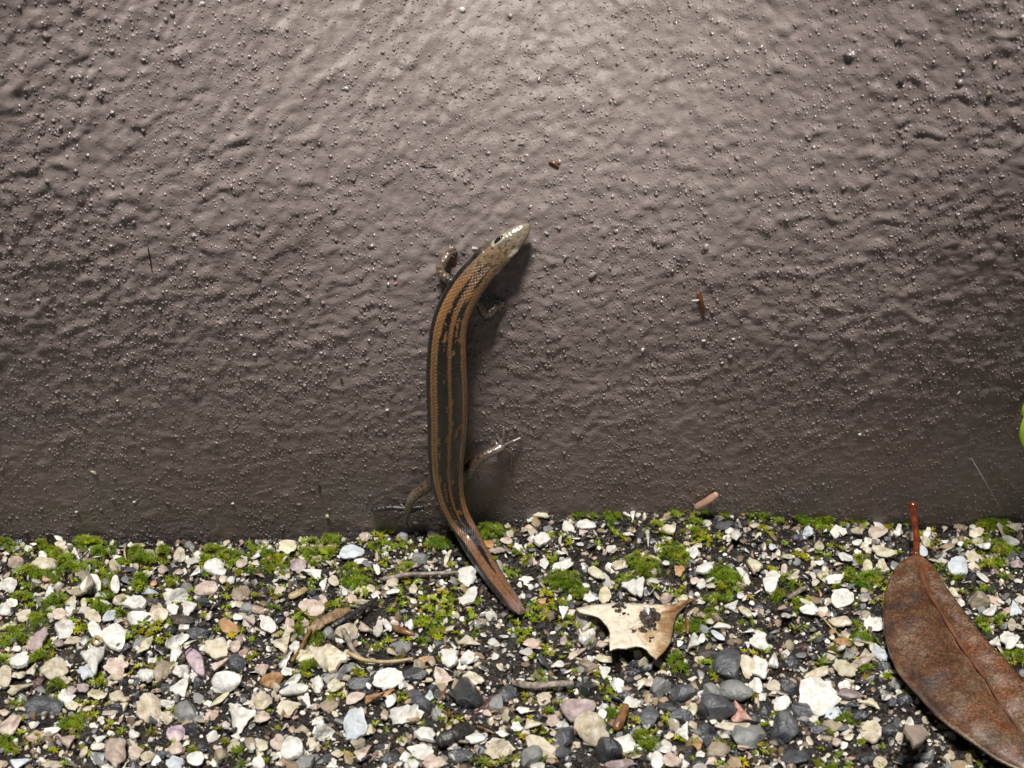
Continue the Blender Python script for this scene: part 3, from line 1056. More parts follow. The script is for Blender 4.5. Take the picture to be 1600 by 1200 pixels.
# ------------------------------------------------------------------ loose gravel and soil grit that nobody could count
def rand_rot(n):
    q = RNG.normal(size=(n, 4)); q /= np.linalg.norm(q, axis=1)[:, None]; w, x, y, z = q.T
    return np.stack([np.stack([1-2*(y*y+z*z), 2*(x*y-z*w), 2*(x*z+y*w)], 1), np.stack([2*(x*y+z*w), 1-2*(x*x+z*z), 2*(y*z-x*w)], 1),
                     np.stack([2*(x*z-y*w), 2*(y*z+x*w), 1-2*(x*x+y*y)], 1)], 1)
def scatter(name, n, cuts, rmin, rmax, palette, weights, mat, src, squash, label, cat, pale=0.0, lift=0.2, xr=0.2, y0=-0.15, avoid=0.0):
    x = RNG.uniform(-xr, xr, n); y = -np.abs(RNG.uniform(0.0003, -y0, n)) 
    d = noise3(x / 0.03, y / 0.02, 12.5)
    left = sstep(0.03, -0.06, x) * 0.5 + sstep(-0.035, -0.06, y) * 0.5
    keep = RNG.random(n) < np.clip(1 - pale + pale * (left + 0.5 * d + 0.25), 0.06, 1)
    x, y = x[keep], y[keep]; n = len(x)
    if avoid:
        ok = np.ones(n, bool)
        for tx, ty, tr in TAKEN: ok &= np.hypot(x - tx, y - ty) > tr * avoid
        x, y = x[ok], y[ok]; n = len(x)
    r = rmin * (rmax / rmin) ** (RNG.random(n) ** 1.7)
    pc = np.array(palette)[RNG.choice(len(palette), n, p=np.array(weights) / sum(weights))] * RNG.uniform(0.75, 1.15, (n, 1))
    v, f = src; k = len(v)
    var = []
    for _ in range(10):
        vv, _f = stone_geo(RNG, cuts=cuts, rough=0.3, src=src); var.append(vv)
    var = np.array(var)[RNG.integers(0, 10, n)]
    sc = np.c_[RNG.uniform(0.75, 1.25, n), RNG.uniform(0.6, 1.1, n), RNG.uniform(*squash, n)]
    Rm = rand_rot(n)
    # mostly lying flat: blend random orientation with heading-only rotation
    P = var * sc[:, None] * r[:, None, None]
    h = RNG.uniform(0, 6.28, n); c, s = np.cos(h), np.sin(h); t = RNG.normal(0, 0.55, n); u = RNG.normal(0, 0.55, n)
    Z0 = np.zeros(n); O = np.ones(n)
    Rz = np.stack([np.stack([c, -s, Z0], 1), np.stack([s, c, Z0], 1), np.stack([Z0, Z0, O], 1)], 1)
    Rx = np.stack([np.stack([O, Z0, Z0], 1), np.stack([Z0, np.cos(t), -np.sin(t)], 1), np.stack([Z0, np.sin(t), np.cos(t)], 1)], 1)
    Ry = np.stack([np.stack([np.cos(u), Z0, np.sin(u)], 1), np.stack([Z0, O, Z0], 1), np.stack([-np.sin(u), Z0, np.cos(u)], 1)], 1)
    P = np.einsum('nij,nkj->nki', Rx @ Ry @ Rz, P)
    z = ground_z(x, y) + r * lift
    P = P + np.c_[x, y, z][:, None]
    F = (np.arange(n) * k)[:, None, None] + f[None]
    col = np.repeat(pc, k, 0)
    o = mesh_obj(name, P.reshape(-1, 3), F.reshape(-1, 3), mat, col=np.clip(col, 0, 0.9), smooth=False)
    tag(o, label, cat, kind='stuff')
scatter('loose_gravel', 4600, 11, 0.00045, 0.0020, [(0.68, 0.65, 0.58), (0.60, 0.53, 0.40), (0.55, 0.42, 0.34), (0.09, 0.09, 0.10), (0.26, 0.26, 0.25), (0.35, 0.27, 0.17)],
        [4, 4, 1.8, 2.2, 1.8, 2.2], M['chip'], ICO2, (0.12, 0.42), 'loose small shell chips and gravel between the larger pieces', 'gravel', pale=0.45, lift=0.45, xr=0.155, y0=-0.11, avoid=0.35)
scatter('small_gravel', 11000, 6, 0.0005, 0.0012, [(0.70, 0.67, 0.60), (0.60, 0.53, 0.40), (0.46, 0.33, 0.26), (0.07, 0.07, 0.08), (0.24, 0.24, 0.23), (0.22, 0.16, 0.10)],
        [4, 3.4, 1.6, 2, 2, 2.6], M['chip'], ICO1, (0.15, 0.5), 'small broken shell and stone chips filling gaps in the gravel', 'gravel', pale=0.4, lift=0.7, xr=0.175, y0=-0.135, avoid=0.3)
scatter('fine_chips', 11500, 3, 0.00022, 0.0008, [(0.70, 0.67, 0.60), (0.60, 0.53, 0.40), (0.48, 0.36, 0.28), (0.07, 0.07, 0.08), (0.24, 0.24, 0.23), (0.20, 0.14, 0.09)],
        [4, 3.4, 1.5, 2, 2, 3], M['chip'], ICO1, (0.2, 0.6), 'fine pale shell flakes strewn between the gravel', 'gravel', pale=0.35, lift=0.9, xr=0.15, y0=-0.105)
scatter('soil_grit', 12500, 3, 0.00022, 0.00095, [(0.012, 0.009, 0.007), (0.032, 0.024, 0.018), (0.10, 0.072, 0.05), (0.24, 0.19, 0.14)],
        [7, 8, 6, 2.5], M['grit'], ICO1, (0.5, 1.0), 'dark wet soil crumbs and fine grit covering the ground', 'soil', lift=0.5, xr=0.15, y0=-0.105)

# ------------------------------------------------------------------ moss
def rosette(c, axis, rad, nl, narrow, rng):
    """one leafy moss shoot seen as a star: verts, tris"""
    axis = nrm(axis); e1 = nrm(np.cross(axis, [0.31, 0.87, 0.2])); e2 = np.cross(axis, e1); V, F = [], []
    for k in range(nl):
        inner = k >= nl * 0.65
        a = 2 * math.pi * k / (nl * (0.65 if not inner else 0.35)) + rng.uniform(-0.25, 0.25)
        el = rng.uniform(0.25, 0.85) if not inner else rng.uniform(0.7, 1.15)
        d = (math.cos(a) * e1 + math.sin(a) * e2); s = np.cross(axis, d)
        L = rad * rng.uniform(0.75, 1.15) * (0.75 if inner else 1); wv = L * narrow * rng.uniform(0.85, 1.2)
        m = c + L * 0.45 * (math.cos(el) * d + math.sin(el) * axis); tip = c + L * (math.cos(el * 0.7) * d + math.sin(el * 0.7) * axis)
        b = len(V)
        V += [c, m + s * wv, m - axis * wv * 0.55, m - s * wv, tip]
        F += [(b, b + 2, b + 1), (b, b + 3, b + 2), (b + 1, b + 2, b + 4), (b + 2, b + 3, b + 4)]
    return V, F
def tuft_geo(p, Rr, kind, rng):
    V, F, C = [], [], []
    if kind == 'S': spots = [(0, 0)]
    else:
        step = 0.00052 if kind in 'f' else 0.00105
        n = max(2, int((Rr / step) ** 2 * (1.3 if kind == 'f' else 1.15))); spots = []
        for _ in range(n):
            a = rng.uniform(0, 6.28); r = math.sqrt(rng.random()) * (0.6 + 0.65 * rng.random() ** 2) if rng.random() < 0.8 else rng.uniform(0.8, 1.7); spots.append((r * math.cos(a), r * math.sin(a)))
    for (u, v) in spots:
        x, y = p[0] + u * Rr, min(p[1] + v * Rr * 0.95, -0.0004); rho = min(1.1, u * u + v * v)
        hgt = {'f': 0.62, 's': 0.45, 'o': 0.45, 'S': 0.15}[kind] * Rr * (1 - 0.8 * rho) + rng.uniform(0.0002, 0.0007)
        c = np.array([x, y, ground_z(x, y) + hgt]); ax = np.array([u * 0.8, v * 0.8 - 0.15, 1.0]) + rng.normal(0, 0.22, 3)
        if kind == 'f': rr, nl, nw = rng.uniform(0.0007, 0.0013), 11, 0.085
        elif kind == 'S': rr, nl, nw = Rr, 12, 0.17
        else: rr, nl, nw = rng.uniform(0.0008, 0.0014), 10, 0.17
        v_, f_ = rosette(c, ax, rr, nl, nw, rng); b = len(V)
        V += v_; F += [tuple(i + b for i in t) for t in f_]
        tv = rng.uniform(0.45, 1.2); tw = rng.uniform(-0.25, 0.22) + (0.5 if rng.random() < 0.08 else 0)
        C += [(tv * (1 + tw), tv, tv * (1 - tw))] * len(v_)
        # stem down to the soil
        s0 = len(V); g = np.array([x, y, ground_z(x, y) - 0.0005]); wst = 0.00012
        V += [c + [wst, 0, 0], c + [-wst, 0, 0], c + [0, wst, 0], g + [wst, 0, 0], g + [-wst, 0, 0], g + [0, wst, 0]]
        F += [(s0, s0 + 1, s0 + 4), (s0, s0 + 4, s0 + 3), (s0 + 1, s0 + 2, s0 + 5), (s0 + 1, s0 + 5, s0 + 4), (s0 + 2, s0, s0 + 3), (s0 + 2, s0 + 3, s0 + 5)]
        C += [(0.55, 0.5, 0.4)] * 6
    return V, F, C
MOSS = """
5 848 10 f;15 855 8 f;66 848 7 f;75 862 9 f;90 866 10 f;50 862 7 s;45 897 14 f;60 900 10 f;85 900 12 f;105 878 12 f;112 885 9 f;133 845 12 f;145 850 12 f
155 860 8 f;170 860 8 f;142 885 10 f;165 898 9 f;190 880 8 f;162 917 6 s;35 935 12 f;50 945 5 s;88 938 12 f;75 945 8 f;140 938 8 s;165 935 10 f;155 950 8 f;78 957 5 s
212 862 9 f;225 872 11 f;238 878 8 f;255 860 8 f;262 878 6 s;330 858 9 f;345 862 8 f;358 870 12 f;363 880 7 f;318 873 9 f;322 888 9 s;315 880 8 s;375 890 8 s;372 896 6 s
268 908 8 f;220 905 10 f;215 915 8 f;355 915 6 s;347 930 5 s;393 858 6 f;395 893 6 f;298 921 5 s;240 931 5 s;283 942 4 s
410 854 5 f;418 868 9 f;430 862 8 s;437 875 10 f;440 885 8 f;420 888 7 f;470 848 5 s;490 848 8 f;515 843 9 f;525 847 7 f;478 866 9 f;490 865 8 f;505 864 9 s;515 862 8 f;530 858 7 s
528 868 6 s;505 876 8 s;515 875 6 s;493 880 7 f;486 911 11 s;495 914 8 s;548 890 9 f;555 905 13 f;560 915 12 f;545 912 9 f;570 925 9 s;540 890 6 f;578 850 9 s;590 845 9 s;588 868 9 s
597 835 8 s;575 895 8 s;440 917 4 s;437 932 6 s;523 945 8 s;530 940 6 s;425 950 6 f;590 940 6 s;548 945 7 o;480 965 12 s;470 962 8 s;492 962 8 s;465 985 7 f;493 993 9 f;490 998 6 f
605 835 8 s;625 850 11 s;650 858 7 s;635 885 8 f;640 882 7 s;606 880 7 s;690 850 10 f;680 845 8 f;755 833 14 f;770 830 12 f;760 840 8 f;795 895 9 s;774 872 6 s;720 910 7 s;715 922 8 s
680 945 14 s;670 955 9 s;695 930 9 s;705 945 9 s;685 962 10 s;665 972 12 s;675 975 8 s;650 970 9 s;690 985 8 s;660 960 8 s;720 930 6 s;700 955 9 s;620 945 9 s;630 940 8 s;655 925 8 s
648 910 6 s;745 940 6 s;735 955 6 s;690 970 8 s;612 955 6 s;745 965 6 s;615 998 9 s;605 1003 6 s;657 1000 6 f;620 1015 9 o;742 985 5 s;637 994 4 s;730 970 4 s;708 992 4 s
902 806 7 f;922 800 7 f;950 802 9 f;962 806 7 f;880 838 7 s;890 848 6 s;847 863 7 s;815 878 6 s;826 866 4 s;803 897 9 s;875 905 13 f;885 912 12 f;865 910 9 f;895 915 10 f;992 880 12 f
998 890 9 f;930 848 4 s;954 828 4 s;983 815 4 s;976 908 7 f;895 900 6 f;1028 817 9 s;1035 820 6 s;1050 803 7 f;1080 800 9 s;1105 801 7 f;1088 818 8 f;1085 830 8 f;1105 838 12 s;1095 840 8 s
1113 835 8 s;1045 863 9 f;1055 857 8 f;1065 868 8 f;1065 880 6 f;1010 885 14 f;1005 895 10 f;1018 890 8 f;1130 900 14 f;1118 897 10 f;1145 905 12 f;1135 915 10 f;1128 892 9 f;1037 842 6 s
1030 834 5 s;1067 842 6 s;1185 790 8 f;1195 797 7 f;1175 810 6 s;1190 825 5 f;1130 788 7 f;1248 803 11 f;1256 806 8 f;1285 803 9 f;1275 805 7 f;1294 802 6 f;1217 815 6 f;1322 812 7 s
1333 807 5 s;1347 816 5 f;1294 824 5 f;1232 853 7 s;1292 860 6 s;1262 873 5 s;1343 873 7 f;1328 893 6 f;1326 905 6 f;1305 912 6 f;1288 900 5 f;1358 905 11 f;1365 898 10 f;1345 912 9 f
1378 918 10 s;1390 925 8 s;1230 905 8 f;1205 888 5 s;1387 817 4 f;1240 912 6 f;1525 787 8 f;1538 793 10 f;1545 790 7 f;1530 795 7 f;1542 805 6 f;1412 806 4 f;1458 838 7 s;1455 832 6 s
1460 850 5 s;1508 850 6 f;1528 853 5 s;1568 820 8 f;1570 828 6 f;1560 850 8 f;1565 860 10 f;1575 862 8 f;1543 838 5 f;1508 873 7 s;1518 880 8 s;1545 878 8 f;1560 880 8 f;1467 885 5 f
1497 900 6 f;1483 900 5 f;1565 803 4 f;1572 900 6 f;55 967 10 f;60 970 8 f;15 985 10 f;25 990 8 f;35 1000 10 f;5 1000 9 f;2 1030 9 s;65 1025 10 f;55 1030 8 f;75 1013 8 s;80 1017 6 s
130 985 10 s;140 982 8 s;112 965 4 s;150 1004 8 s;90 1068 9 f;95 1072 7 f;38 1043 4 s;5 1035 7 f;150 1065 5 f;165 955 6 f;190 960 7 f;240 975 10 s;250 978 9 s;215 985 10 s;205 992 9 s
235 985 9 s;255 998 9 s;258 1005 6 s;322 960 6 s;340 985 4 f;378 982 4 s;220 1044 7 s;436 1030 7 s;485 1040 9 f;477 1043 7 f;525 1042 6 s;563 1045 9 s;568 1050 6 s;478 1056 4 s;564 1006 6 s;587 1009 5 s
845 955 9 s;840 945 7 s;865 935 10 s;862 945 9 s;858 925 8 s;820 958 7 s;835 967 6 s;818 985 9 s;812 990 5 s;830 995 8 s;820 1000 7 s;813 1002 4 s;850 1008 7 s;848 1015 6 s;872 1012 7 o
893 975 7 s;894 970 5 s;921 1008 9 o;890 1001 4 s;835 1028 6 s;878 1030 6 s;930 975 6 f;972 1013 6 s;805 970 5 s;840 1055 8 s;868 980 6 o;860 965 6 s;805 985 5 s;850 1020 4 s;885 965 5 s;825 948 6 s;900 930 9 f;905 925 8 f
1055 926 8 s;1058 932 5 s;1115 936 8 f;1108 938 6 f;1133 937 6 f;1110 963 9 f;1104 968 6 f;1065 975 8 f;1058 983 7 f;1082 978 8 f;1088 982 6 f;1048 1025 8 f;1055 1028 6 f;1062 1042 8 f
1047 1040 7 o;1167 1020 8 s;1188 1023 6 s;1162 970 4 s;1185 985 4 f;1104 997 4 s;1242 985 15 S;1285 1035 17 S;1303 1016 13 S;1248 940 7 f;1246 950 6 f;1215 928 8 f;1212 935 6 f;1209 1014 6 s
1342 976 6 f;1338 990 6 f;1350 995 8 f;1358 998 7 f;1350 1045 9 f;1352 1040 6 f;1301 985 4 s;1371 1030 4 s;1334 933 4 f;1503 924 5 s;1519 920 4 s;1540 922 7 f;1536 970 7 f;1538 982 7 f
1558 972 7 f;1567 965 6 f;1580 1023 8 f;1592 1025 8 f;1595 1015 7 f;88 1088 6 s;5 1160 10 f;12 1165 8 f;55 1150 8 o;62 1160 6 s;35 1150 8 s;82 1170 5 s;105 1160 8 o;110 1130 12 f;125 1125 8 f
115 1135 9 f;140 1105 8 s;138 1120 7 s;165 1130 8 s;168 1142 7 s;190 1142 6 s;155 1097 5 s;170 1103 4 s;135 1167 7 s;140 1175 6 s;30 1095 6 f;20 1100 5 s;75 1197 5 f;157 1065 5 f;25 1175 6 o
235 1145 15 S;241 1073 6 o;345 1144 7 s;370 1170 7 f;380 1195 6 f;408 1180 7 s;413 1190 5 s;510 1083 7 o;537 1075 6 s;537 1088 5 s;545 1175 6 s;507 1165 5 s;592 1133 5 s;470 1063 6 s
627 1085 6 s;627 1094 5 s;615 1110 9 o;667 1130 6 s;688 1105 5 o;687 1122 6 s;700 1118 11 S;720 1124 5 s;629 1156 4 s;755 1190 18 S;772 1196 12 S;742 1196 8 o;790 1190 8 o;842 1062 8 f
940 1066 8 s;948 1075 9 s;945 1088 6 s;895 1090 8 s;900 1085 6 s;885 1095 6 s;853 1152 8 s;818 1153 6 s;852 1105 8 o;858 1110 5 s;840 1140 8 o;828 1121 5 s;810 1124 4 s;988 1177 7 f;955 1113 8 f
960 1120 6 f;982 1126 5 s;805 1185 11 S;848 1185 10 S;823 1090 5 f;998 1150 7 f;812 1140 4 s;1035 1127 7 s;1040 1123 5 s;1068 1152 8 s;1005 1148 8 f;1015 1160 8 f;1025 1158 6 f;1190 1158 9 o
1183 1175 7 s;1157 1190 6 s;1123 1195 6 s;1133 1195 6 s;1177 1085 4 s;1315 1118 8 f;1310 1122 6 f;1340 1130 6 s;1325 1120 6 f;1275 1127 7 s;1346 1155 8 s;1316 1182 6 s;1282 1190 7 o;1205 1175 6 o
1393 1063 5 s;1300 1197 6 f;1330 1197 5 f;1419 1082 5 f
"""
MLAB = {'f': ('cushion of fine bright green moss', 'fine green moss cushions', 'moss_fine'),
        's': ('yellow-green clump of star moss', 'yellow-green moss clumps', 'moss_star'),
        'o': ('olive-brown clump of star moss', 'olive moss clumps', 'moss_olive'),
        'S': ('single olive moss star', 'large single moss stars', 'moss_olive')}
small = ([], [], [])
for it in MOSS.replace('\n', ';').strip(';').split(';'):
    q = it.split(); px, py, r, k = float(q[0]), float(q[1]), float(q[2]), q[3]
    p = on_ground(px, py, 0.001); p[1] = min(p[1], -0.001); rng = np.random.default_rng(int(px * 31 + py * 977))
    Rr = r * mpp(p) * (1.75 if k != 'S' else 1.15); v, f, c = tuft_geo(p, Rr, k, rng)
    if r < 6:
        b = len(small[0]); small[0].extend(v); small[1].extend([tuple(i + b for i in t) for t in f]); small[2].extend(c); continue
    lab, grp, mt = MLAB[k]
    o = mesh_obj('moss_tuft', v, np.array(f), M[mt], loc=np.array([p[0], p[1], ground_z(p[0], p[1])]), smooth=False, col=np.array(c))
    sw = 'small ' if r < 8 else ('large ' if r >= 11 else ''); nr = near(px, py)
    tag(o, sw + lab + ' ' + nr, 'moss', sw + grp + ' ' + nr)
for _ in range(900):                                     # stray single shoots all over the gravel
    x, y = RNG.uniform(-0.17, 0.17), -RNG.uniform(0.001, 0.115)
    if noise3(x / 0.02, y / 0.014, 44.0) < -0.05 and RNG.random() < 0.75: continue
    p = np.array([x, y, 0]); v, f, c = tuft_geo(p, RNG.uniform(0.0005, 0.0011), RNG.choice(['s', 's', 'f']), RNG)
    b = len(small[0]); small[0].extend(v); small[1].extend([tuple(i + b for i in t) for t in f]); small[2].extend(c)
o = mesh_obj('moss_sprigs', small[0], np.array(small[1]), M['moss_star'], smooth=False, col=np.array(small[2]))
tag(o, 'tiny scattered green moss sprigs growing among the gravel', 'moss', kind='stuff')

# ------------------------------------------------------------------ the skink
def mat_skink():
    m, t, p = newmat('skink_skin')
    at = nd(t, 'ShaderNodeAttribute', attribute_name='tint'); sc = nd(t, 'ShaderNodeAttribute', attribute_name='scale_co')
    sp = t.nodes.new('ShaderNodeSeparateXYZ'); t.links.new(sc.outputs['Vector'], sp.inputs[0])
    a = math_(t, 'ADD', sp.outputs[0], sp.outputs[1]); b = math_(t, 'SUBTRACT', sp.outputs[0], sp.outputs[1])
    sa = math_(t, 'ABSOLUTE', math_(t, 'SINE', math_(t, 'MULTIPLY', a, math.pi))); sb = math_(t, 'ABSOLUTE', math_(t, 'SINE', math_(t, 'MULTIPLY', b, math.pi)))
    h = math_(t, 'POWER', math_(t, 'MULTIPLY', sa, sb), 0.5)
    co = objco(t); vo = nd(t, 'ShaderNodeTexVoronoi', Scale=1500); t.links.new(co, vo.inputs['Vector'])
    h = math_(t, 'ADD', math_(t, 'MULTIPLY', h, sp.outputs[2]), math_(t, 'MULTIPLY', vo.outputs['Distance'], math_(t, 'SUBTRACT', 1.0, sp.outputs[2])))
    c = mix(t, 0.28, at.outputs['Color'], ramp(t, h, [(0.1, (0.45, 0.42, 0.40)), (0.6, (1, 1, 1))]), 'MULTIPLY')
    t.links.new(c, p.inputs['Base Color']); p.inputs['Roughness'].default_value = 0.25
    p.inputs['Specular IOR Level'].default_value = 0.8; p.inputs['Coat Weight'].default_value = 0.35; p.inputs['Coat Roughness'].default_value = 0.14
    t.links.new(bump(t, h, 0.8, 0.00016), p.inputs['Normal']); return m
M['skink'] = mat_skink()
SP = [(827, 352, 9, 3.0), (820, 358, 23, 3.2), (809, 367, 34, 3.5), (797, 378, 41, 3.8), (782, 391, 46, 4.1), (760, 412, 50, 4.4), (737, 438, 55, 4.5), (718, 466, 58, 4.6),
      (705, 496, 61, 4.6), (699, 540, 66, 4.6), (699, 600, 71, 4.6), (700, 650, 69, 4.5), (698, 700, 63, 4.3), (699, 742, 56, 4.2), (705, 780, 48, 5.3), (719, 811, 41, 7.2)]
ST = [(737, 847, 37, 5.0), (761, 887, 33, 3.9), (788, 925, 28, 3.4), (805, 946, 23, 3.0), (815, 957, 14, 2.6)]
rows = []
for px, py, wd, of in SP: p = on_wall(px, py, of * MM); rows.append([*p, wd / 2 * mpp(p), 1.0])
for px, py, wd, of in ST: p = on_ground(px, py, of * MM); rows.append([*p, wd / 2 * mpp(p), 0.0])
spn = spline(rows, 240); PTH = spn[:, :3]; RAD = spn[:, 3]; WLN = np.clip(spn[:, 4], 0, 1)
for _ in range(45): PTH[1:-1] = 0.25 * PTH[:-2] + 0.5 * PTH[1:-1] + 0.25 * PTH[2:]; WLN[1:-1] = 0.25 * WLN[:-2] + 0.5 * WLN[1:-1] + 0.25 * WLN[2:]
T = np.gradient(PTH, axis=0); T /= np.linalg.norm(T, axis=1)[:, None]
NW = WLN[:, None] * np.array([0, -1.0, 0.12]) + (1 - WLN)[:, None] * np.array([0, 0, 1.0])
BB = np.cross(T, NW); BB /= np.linalg.norm(BB, axis=1)[:, None]; NN = np.cross(BB, T)
SS = np.concatenate([[0], np.cumsum(np.linalg.norm(np.diff(PTH, axis=0), axis=1))]); UU = SS / SS[-1]
HR = np.interp(UU, [0, 0.04, 0.10, 0.16, 0.3, 0.6, 0.75, 1], [0.72, 0.72, 0.70, 0.76, 0.82, 0.80, 0.86, 0.9])      # height to width
seg = 28; a = np.arange(seg) * 2 * math.pi / seg
sq = 0.93 + 0.07 * np.abs(np.sin(2 * a))
VB = (PTH[:, None] + (RAD[:, None] * np.cos(a) * sq)[..., None] * BB[:, None] + ((RAD * HR)[:, None] * np.sin(a) * sq)[..., None] * NN[:, None]).reshape(-1, 3)
raw_v, raw_f = [VB], []
n = len(PTH)
for i in range(n - 1):
    for j in range(seg):
        k = (j + 1) % seg; raw_f.append((i*seg + j, i*seg + k, (i+1)*seg + k, (i+1)*seg + j))
raw_v.append(np.array([PTH[0] - T[0] * RAD[0] * 0.5, PTH[-1] + T[-1] * RAD[-1] * 0.7])); c0 = n * seg
for j in range(seg):
    k = (j + 1) % seg; raw_f.append((c0, k, j)); raw_f.append((c0 + 1, (n-1)*seg + j, (n-1)*seg + k))
NV = c0 + 2
def add_raw(v, f):
    global NV
    raw_v.append(np.asarray(v)); raw_f.extend([tuple(i + NV for i in t) for t in f]); NV += len(v)
def limb(pts, toes, toe_r=1.5):
    toe_r *= 1.55
    """pts: px, py, offset mm, radius px; toes: list of chains px, py, offset mm"""
    P = [[*on_scene(x, y, o * MM), 1.22 * r * 0.000148] for x, y, o, r in pts]
    q = spline(P, 26); v, f = tube(q[:, :3], q[:, 3], 10); add_raw(v, f)
    h = P[-1]
    for ch in toes:
        C = [[*h[:3]]] + [[*on_scene(x, y, o * MM)] for x, y, o in ch]
        if len(C) == 2: C.insert(1, list((np.array(C[0]) + np.array(C[1])) / 2 + np.array([0, -0.0004, 0.0003])))
        q = spline(C, 12); rr = np.interp(np.linspace(0, 1, 12), [0, 0.3, 0.85, 1], [toe_r * 1.15, toe_r, toe_r * 0.85, toe_r * 0.62]) * 0.000148
        v, f = tube(q, rr, 7); add_raw(v, f)
limb([(722, 450, 4.5, 7), (703, 438, 3.6, 6), (688, 424, 2.8, 5.4), (691, 412, 2.0, 5.8), (698, 402, 1.5, 4.6), (701, 397, 1.0, 3.6)],
     [[(697, 389, 0.5)], [(704, 382, 0.5)], [(711, 383, 0.5)], [(715, 393, 0.5)], [(711, 404, 0.5)]])
limb([(728, 462, 4.5, 7), (748, 473, 3.4, 6), (761, 491, 2.6, 5.4), (768, 486, 2.0, 5.4), (774, 480, 1.4, 4.4), (777, 477, 1.0, 3.6)],
     [[(773, 468, 0.5)], [(782, 467, 0.5)], [(790, 472, 0.5)], [(790, 479, 0.5)], [(783, 487, 0.5)]])
limb([(706, 752, 4.2, 9), (724, 743, 3.8, 8.4), (740, 726, 3.4, 8.0), (757, 712, 2.8, 6.4), (775, 703, 2.0, 5.6), (786, 697, 1.3, 4.8)],
     [[(778, 694, 1.0), (773, 690, 0.5)], [(780, 688, 1.0), (776, 678, 0.5)], [(787, 682, 1.2), (787, 666, 0.5)], [(800, 690, 1.2), (815, 684, 0.5)], [(798, 707, 1.2), (799, 716, 1.0), (797, 733, 0.5)]], 1.7)
limb([(690, 748, 4.2, 9), (672, 757, 3.8, 8.2), (656, 768, 3.4, 7.4), (644, 779, 3.0, 6.6), (639, 792, 2.4, 5.4), (636, 801, 1.6, 4.6)],
     [[(625, 812, 1.0), (611, 823, 0.6)], [(622, 797, 1.4), (609, 789, 0.8)], [(631, 794, 1.4), (626, 787, 0.8)], [(635, 812, 1.0), (636, 824, 0.6)], [(648, 799, 1.0), (660, 794, 0.5)]], 1.5)
# brow ridges and the ear-side cheeks swell the head a little
def at_spine(u, lat, hgt):
    i = int(np.searchsorted(UU, u)); return PTH[i] + BB[i] * lat * RAD[i] + NN[i] * hgt * RAD[i] * HR[i], i
icov, icof = ICO2
for sgn in (-1, 1):
    p_, i = at_spine(0.053, sgn * 0.60, 0.62)
    v = p_ + icov[:, 0:1] * 0.0017 * T[i] + icov[:, 1:2] * 0.00085 * BB[i] + icov[:, 2:3] * 0.00075 * NN[i]; add_raw(v, icof.tolist())
    p_, i = at_spine(0.095, sgn * 0.55, -0.05)
    v = p_ + icov[:, 0:1] * 0.0030 * T[i] + icov[:, 1:2] * 0.0018 * BB[i] + icov[:, 2:3] * 0.0019 * NN[i]; add_raw(v, icof.tolist())
raw = mesh_obj('skink_raw', np.vstack(raw_v), raw_f, None)
rm = raw.modifiers.new('r', 'REMESH'); rm.mode = 'VOXEL'; rm.voxel_size = 0.00018
dg = bpy.context.evaluated_depsgraph_get(); ev = raw.evaluated_get(dg); me = ev.to_mesh()
SV = np.empty(len(me.vertices) * 3, np.float32); me.vertices.foreach_get('co', SV); SV = SV.reshape(-1, 3).astype(float)
E = np.empty(len(me.edges) * 2, np.int32); me.edges.foreach_get('vertices', E); E = E.reshape(-1, 2)
SF = np.empty(len(me.loops), np.int32); me.loops.foreach_get('vertex_index', SF); SF = SF.reshape(-1, 4)
ev.to_mesh_clear(); bpy.data.objects.remove(raw)
deg = np.bincount(E.ravel(), minlength=len(SV)).astype(float)[:, None]
for it in range(8):
    acc = np.zeros_like(SV)
    for k in range(3): acc[:, k] = np.bincount(E[:, 0], SV[E[:, 1], k], len(SV)) + np.bincount(E[:, 1], SV[E[:, 0], k], len(SV))
    SV += (0.5 if it % 2 == 0 else -0.48) * (acc / deg - SV)
# coordinates on the body: distance along the spine, angle round it
near = np.empty(len(SV), int)
for c in range(0, len(SV), 20000):
    d = ((SV[c:c + 20000, None] - PTH[None]) ** 2).sum(-1); near[c:c + 20000] = d.argmin(1)
off = SV - PTH[near]; lat = (off * BB[near]).sum(1) / RAD[near]; hg = (off * NN[near]).sum(1) / (RAD[near] * HR[near])
ROLL = -0.14; ang = np.arctan2(lat, hg) - ROLL * np.interp(UU[near], [0.1, 0.3, 0.7, 0.85], [0, 1, 1, 0.4])
s_mm = (SS[near] + (off * T[near]).sum(1)) * 1000; u = UU[near]; x = np.abs(ang)
limbm = sstep(1.16, 1.32, np.hypot(lat, hg)) * (u > 0.06)
n1 = noise3(s_mm / 1.3, ang * 4.5, 3.0); n2 = noise3(s_mm / 0.55, ang * 9, 8.0); n3 = noise3(s_mm / 3.5, ang * 5, 15.0)
col = np.empty((len(SV), 3))
brown = np.array([0.215, 0.096, 0.028]); gold = np.array([0.29, 0.142, 0.052]); bronze = np.array([0.27, 0.215, 0.15]); tailc = np.array([0.205, 0.10, 0.050]); tip = np.array([0.22, 0.115, 0.085])
def lerp(a, b, f): return a + (b - a) * f[:, None]
base = lerp(np.broadcast_to(bronze, col.shape), np.array([0.25, 0.165, 0.09]), sstep(0.035, 0.08, u)); base = lerp(base, gold, sstep(0.09, 0.16, u)); base = lerp(base, brown, sstep(0.20, 0.33, u))
base = lerp(base, tailc, sstep(0.70, 0.80, u)); base = lerp(base, tip, sstep(0.94, 0.99, u))
base = base * (1 + (0.22 + 0.2 * (u > 0.75)) * n1 + (0.18 + 0.25 * sstep(0.7, 0.8, u)) * n2)[:, None]
dots = np.exp(-((x - 0.66) / 0.05) ** 2) * (np.sin(s_mm * 6.283 / 0.9) > 0.1) * sstep(0.18, 0.3, u) * (1 - sstep(0.66, 0.74, u)); base = lerp(base, np.array([0.42, 0.29, 0.12]), 0.6 * dots)
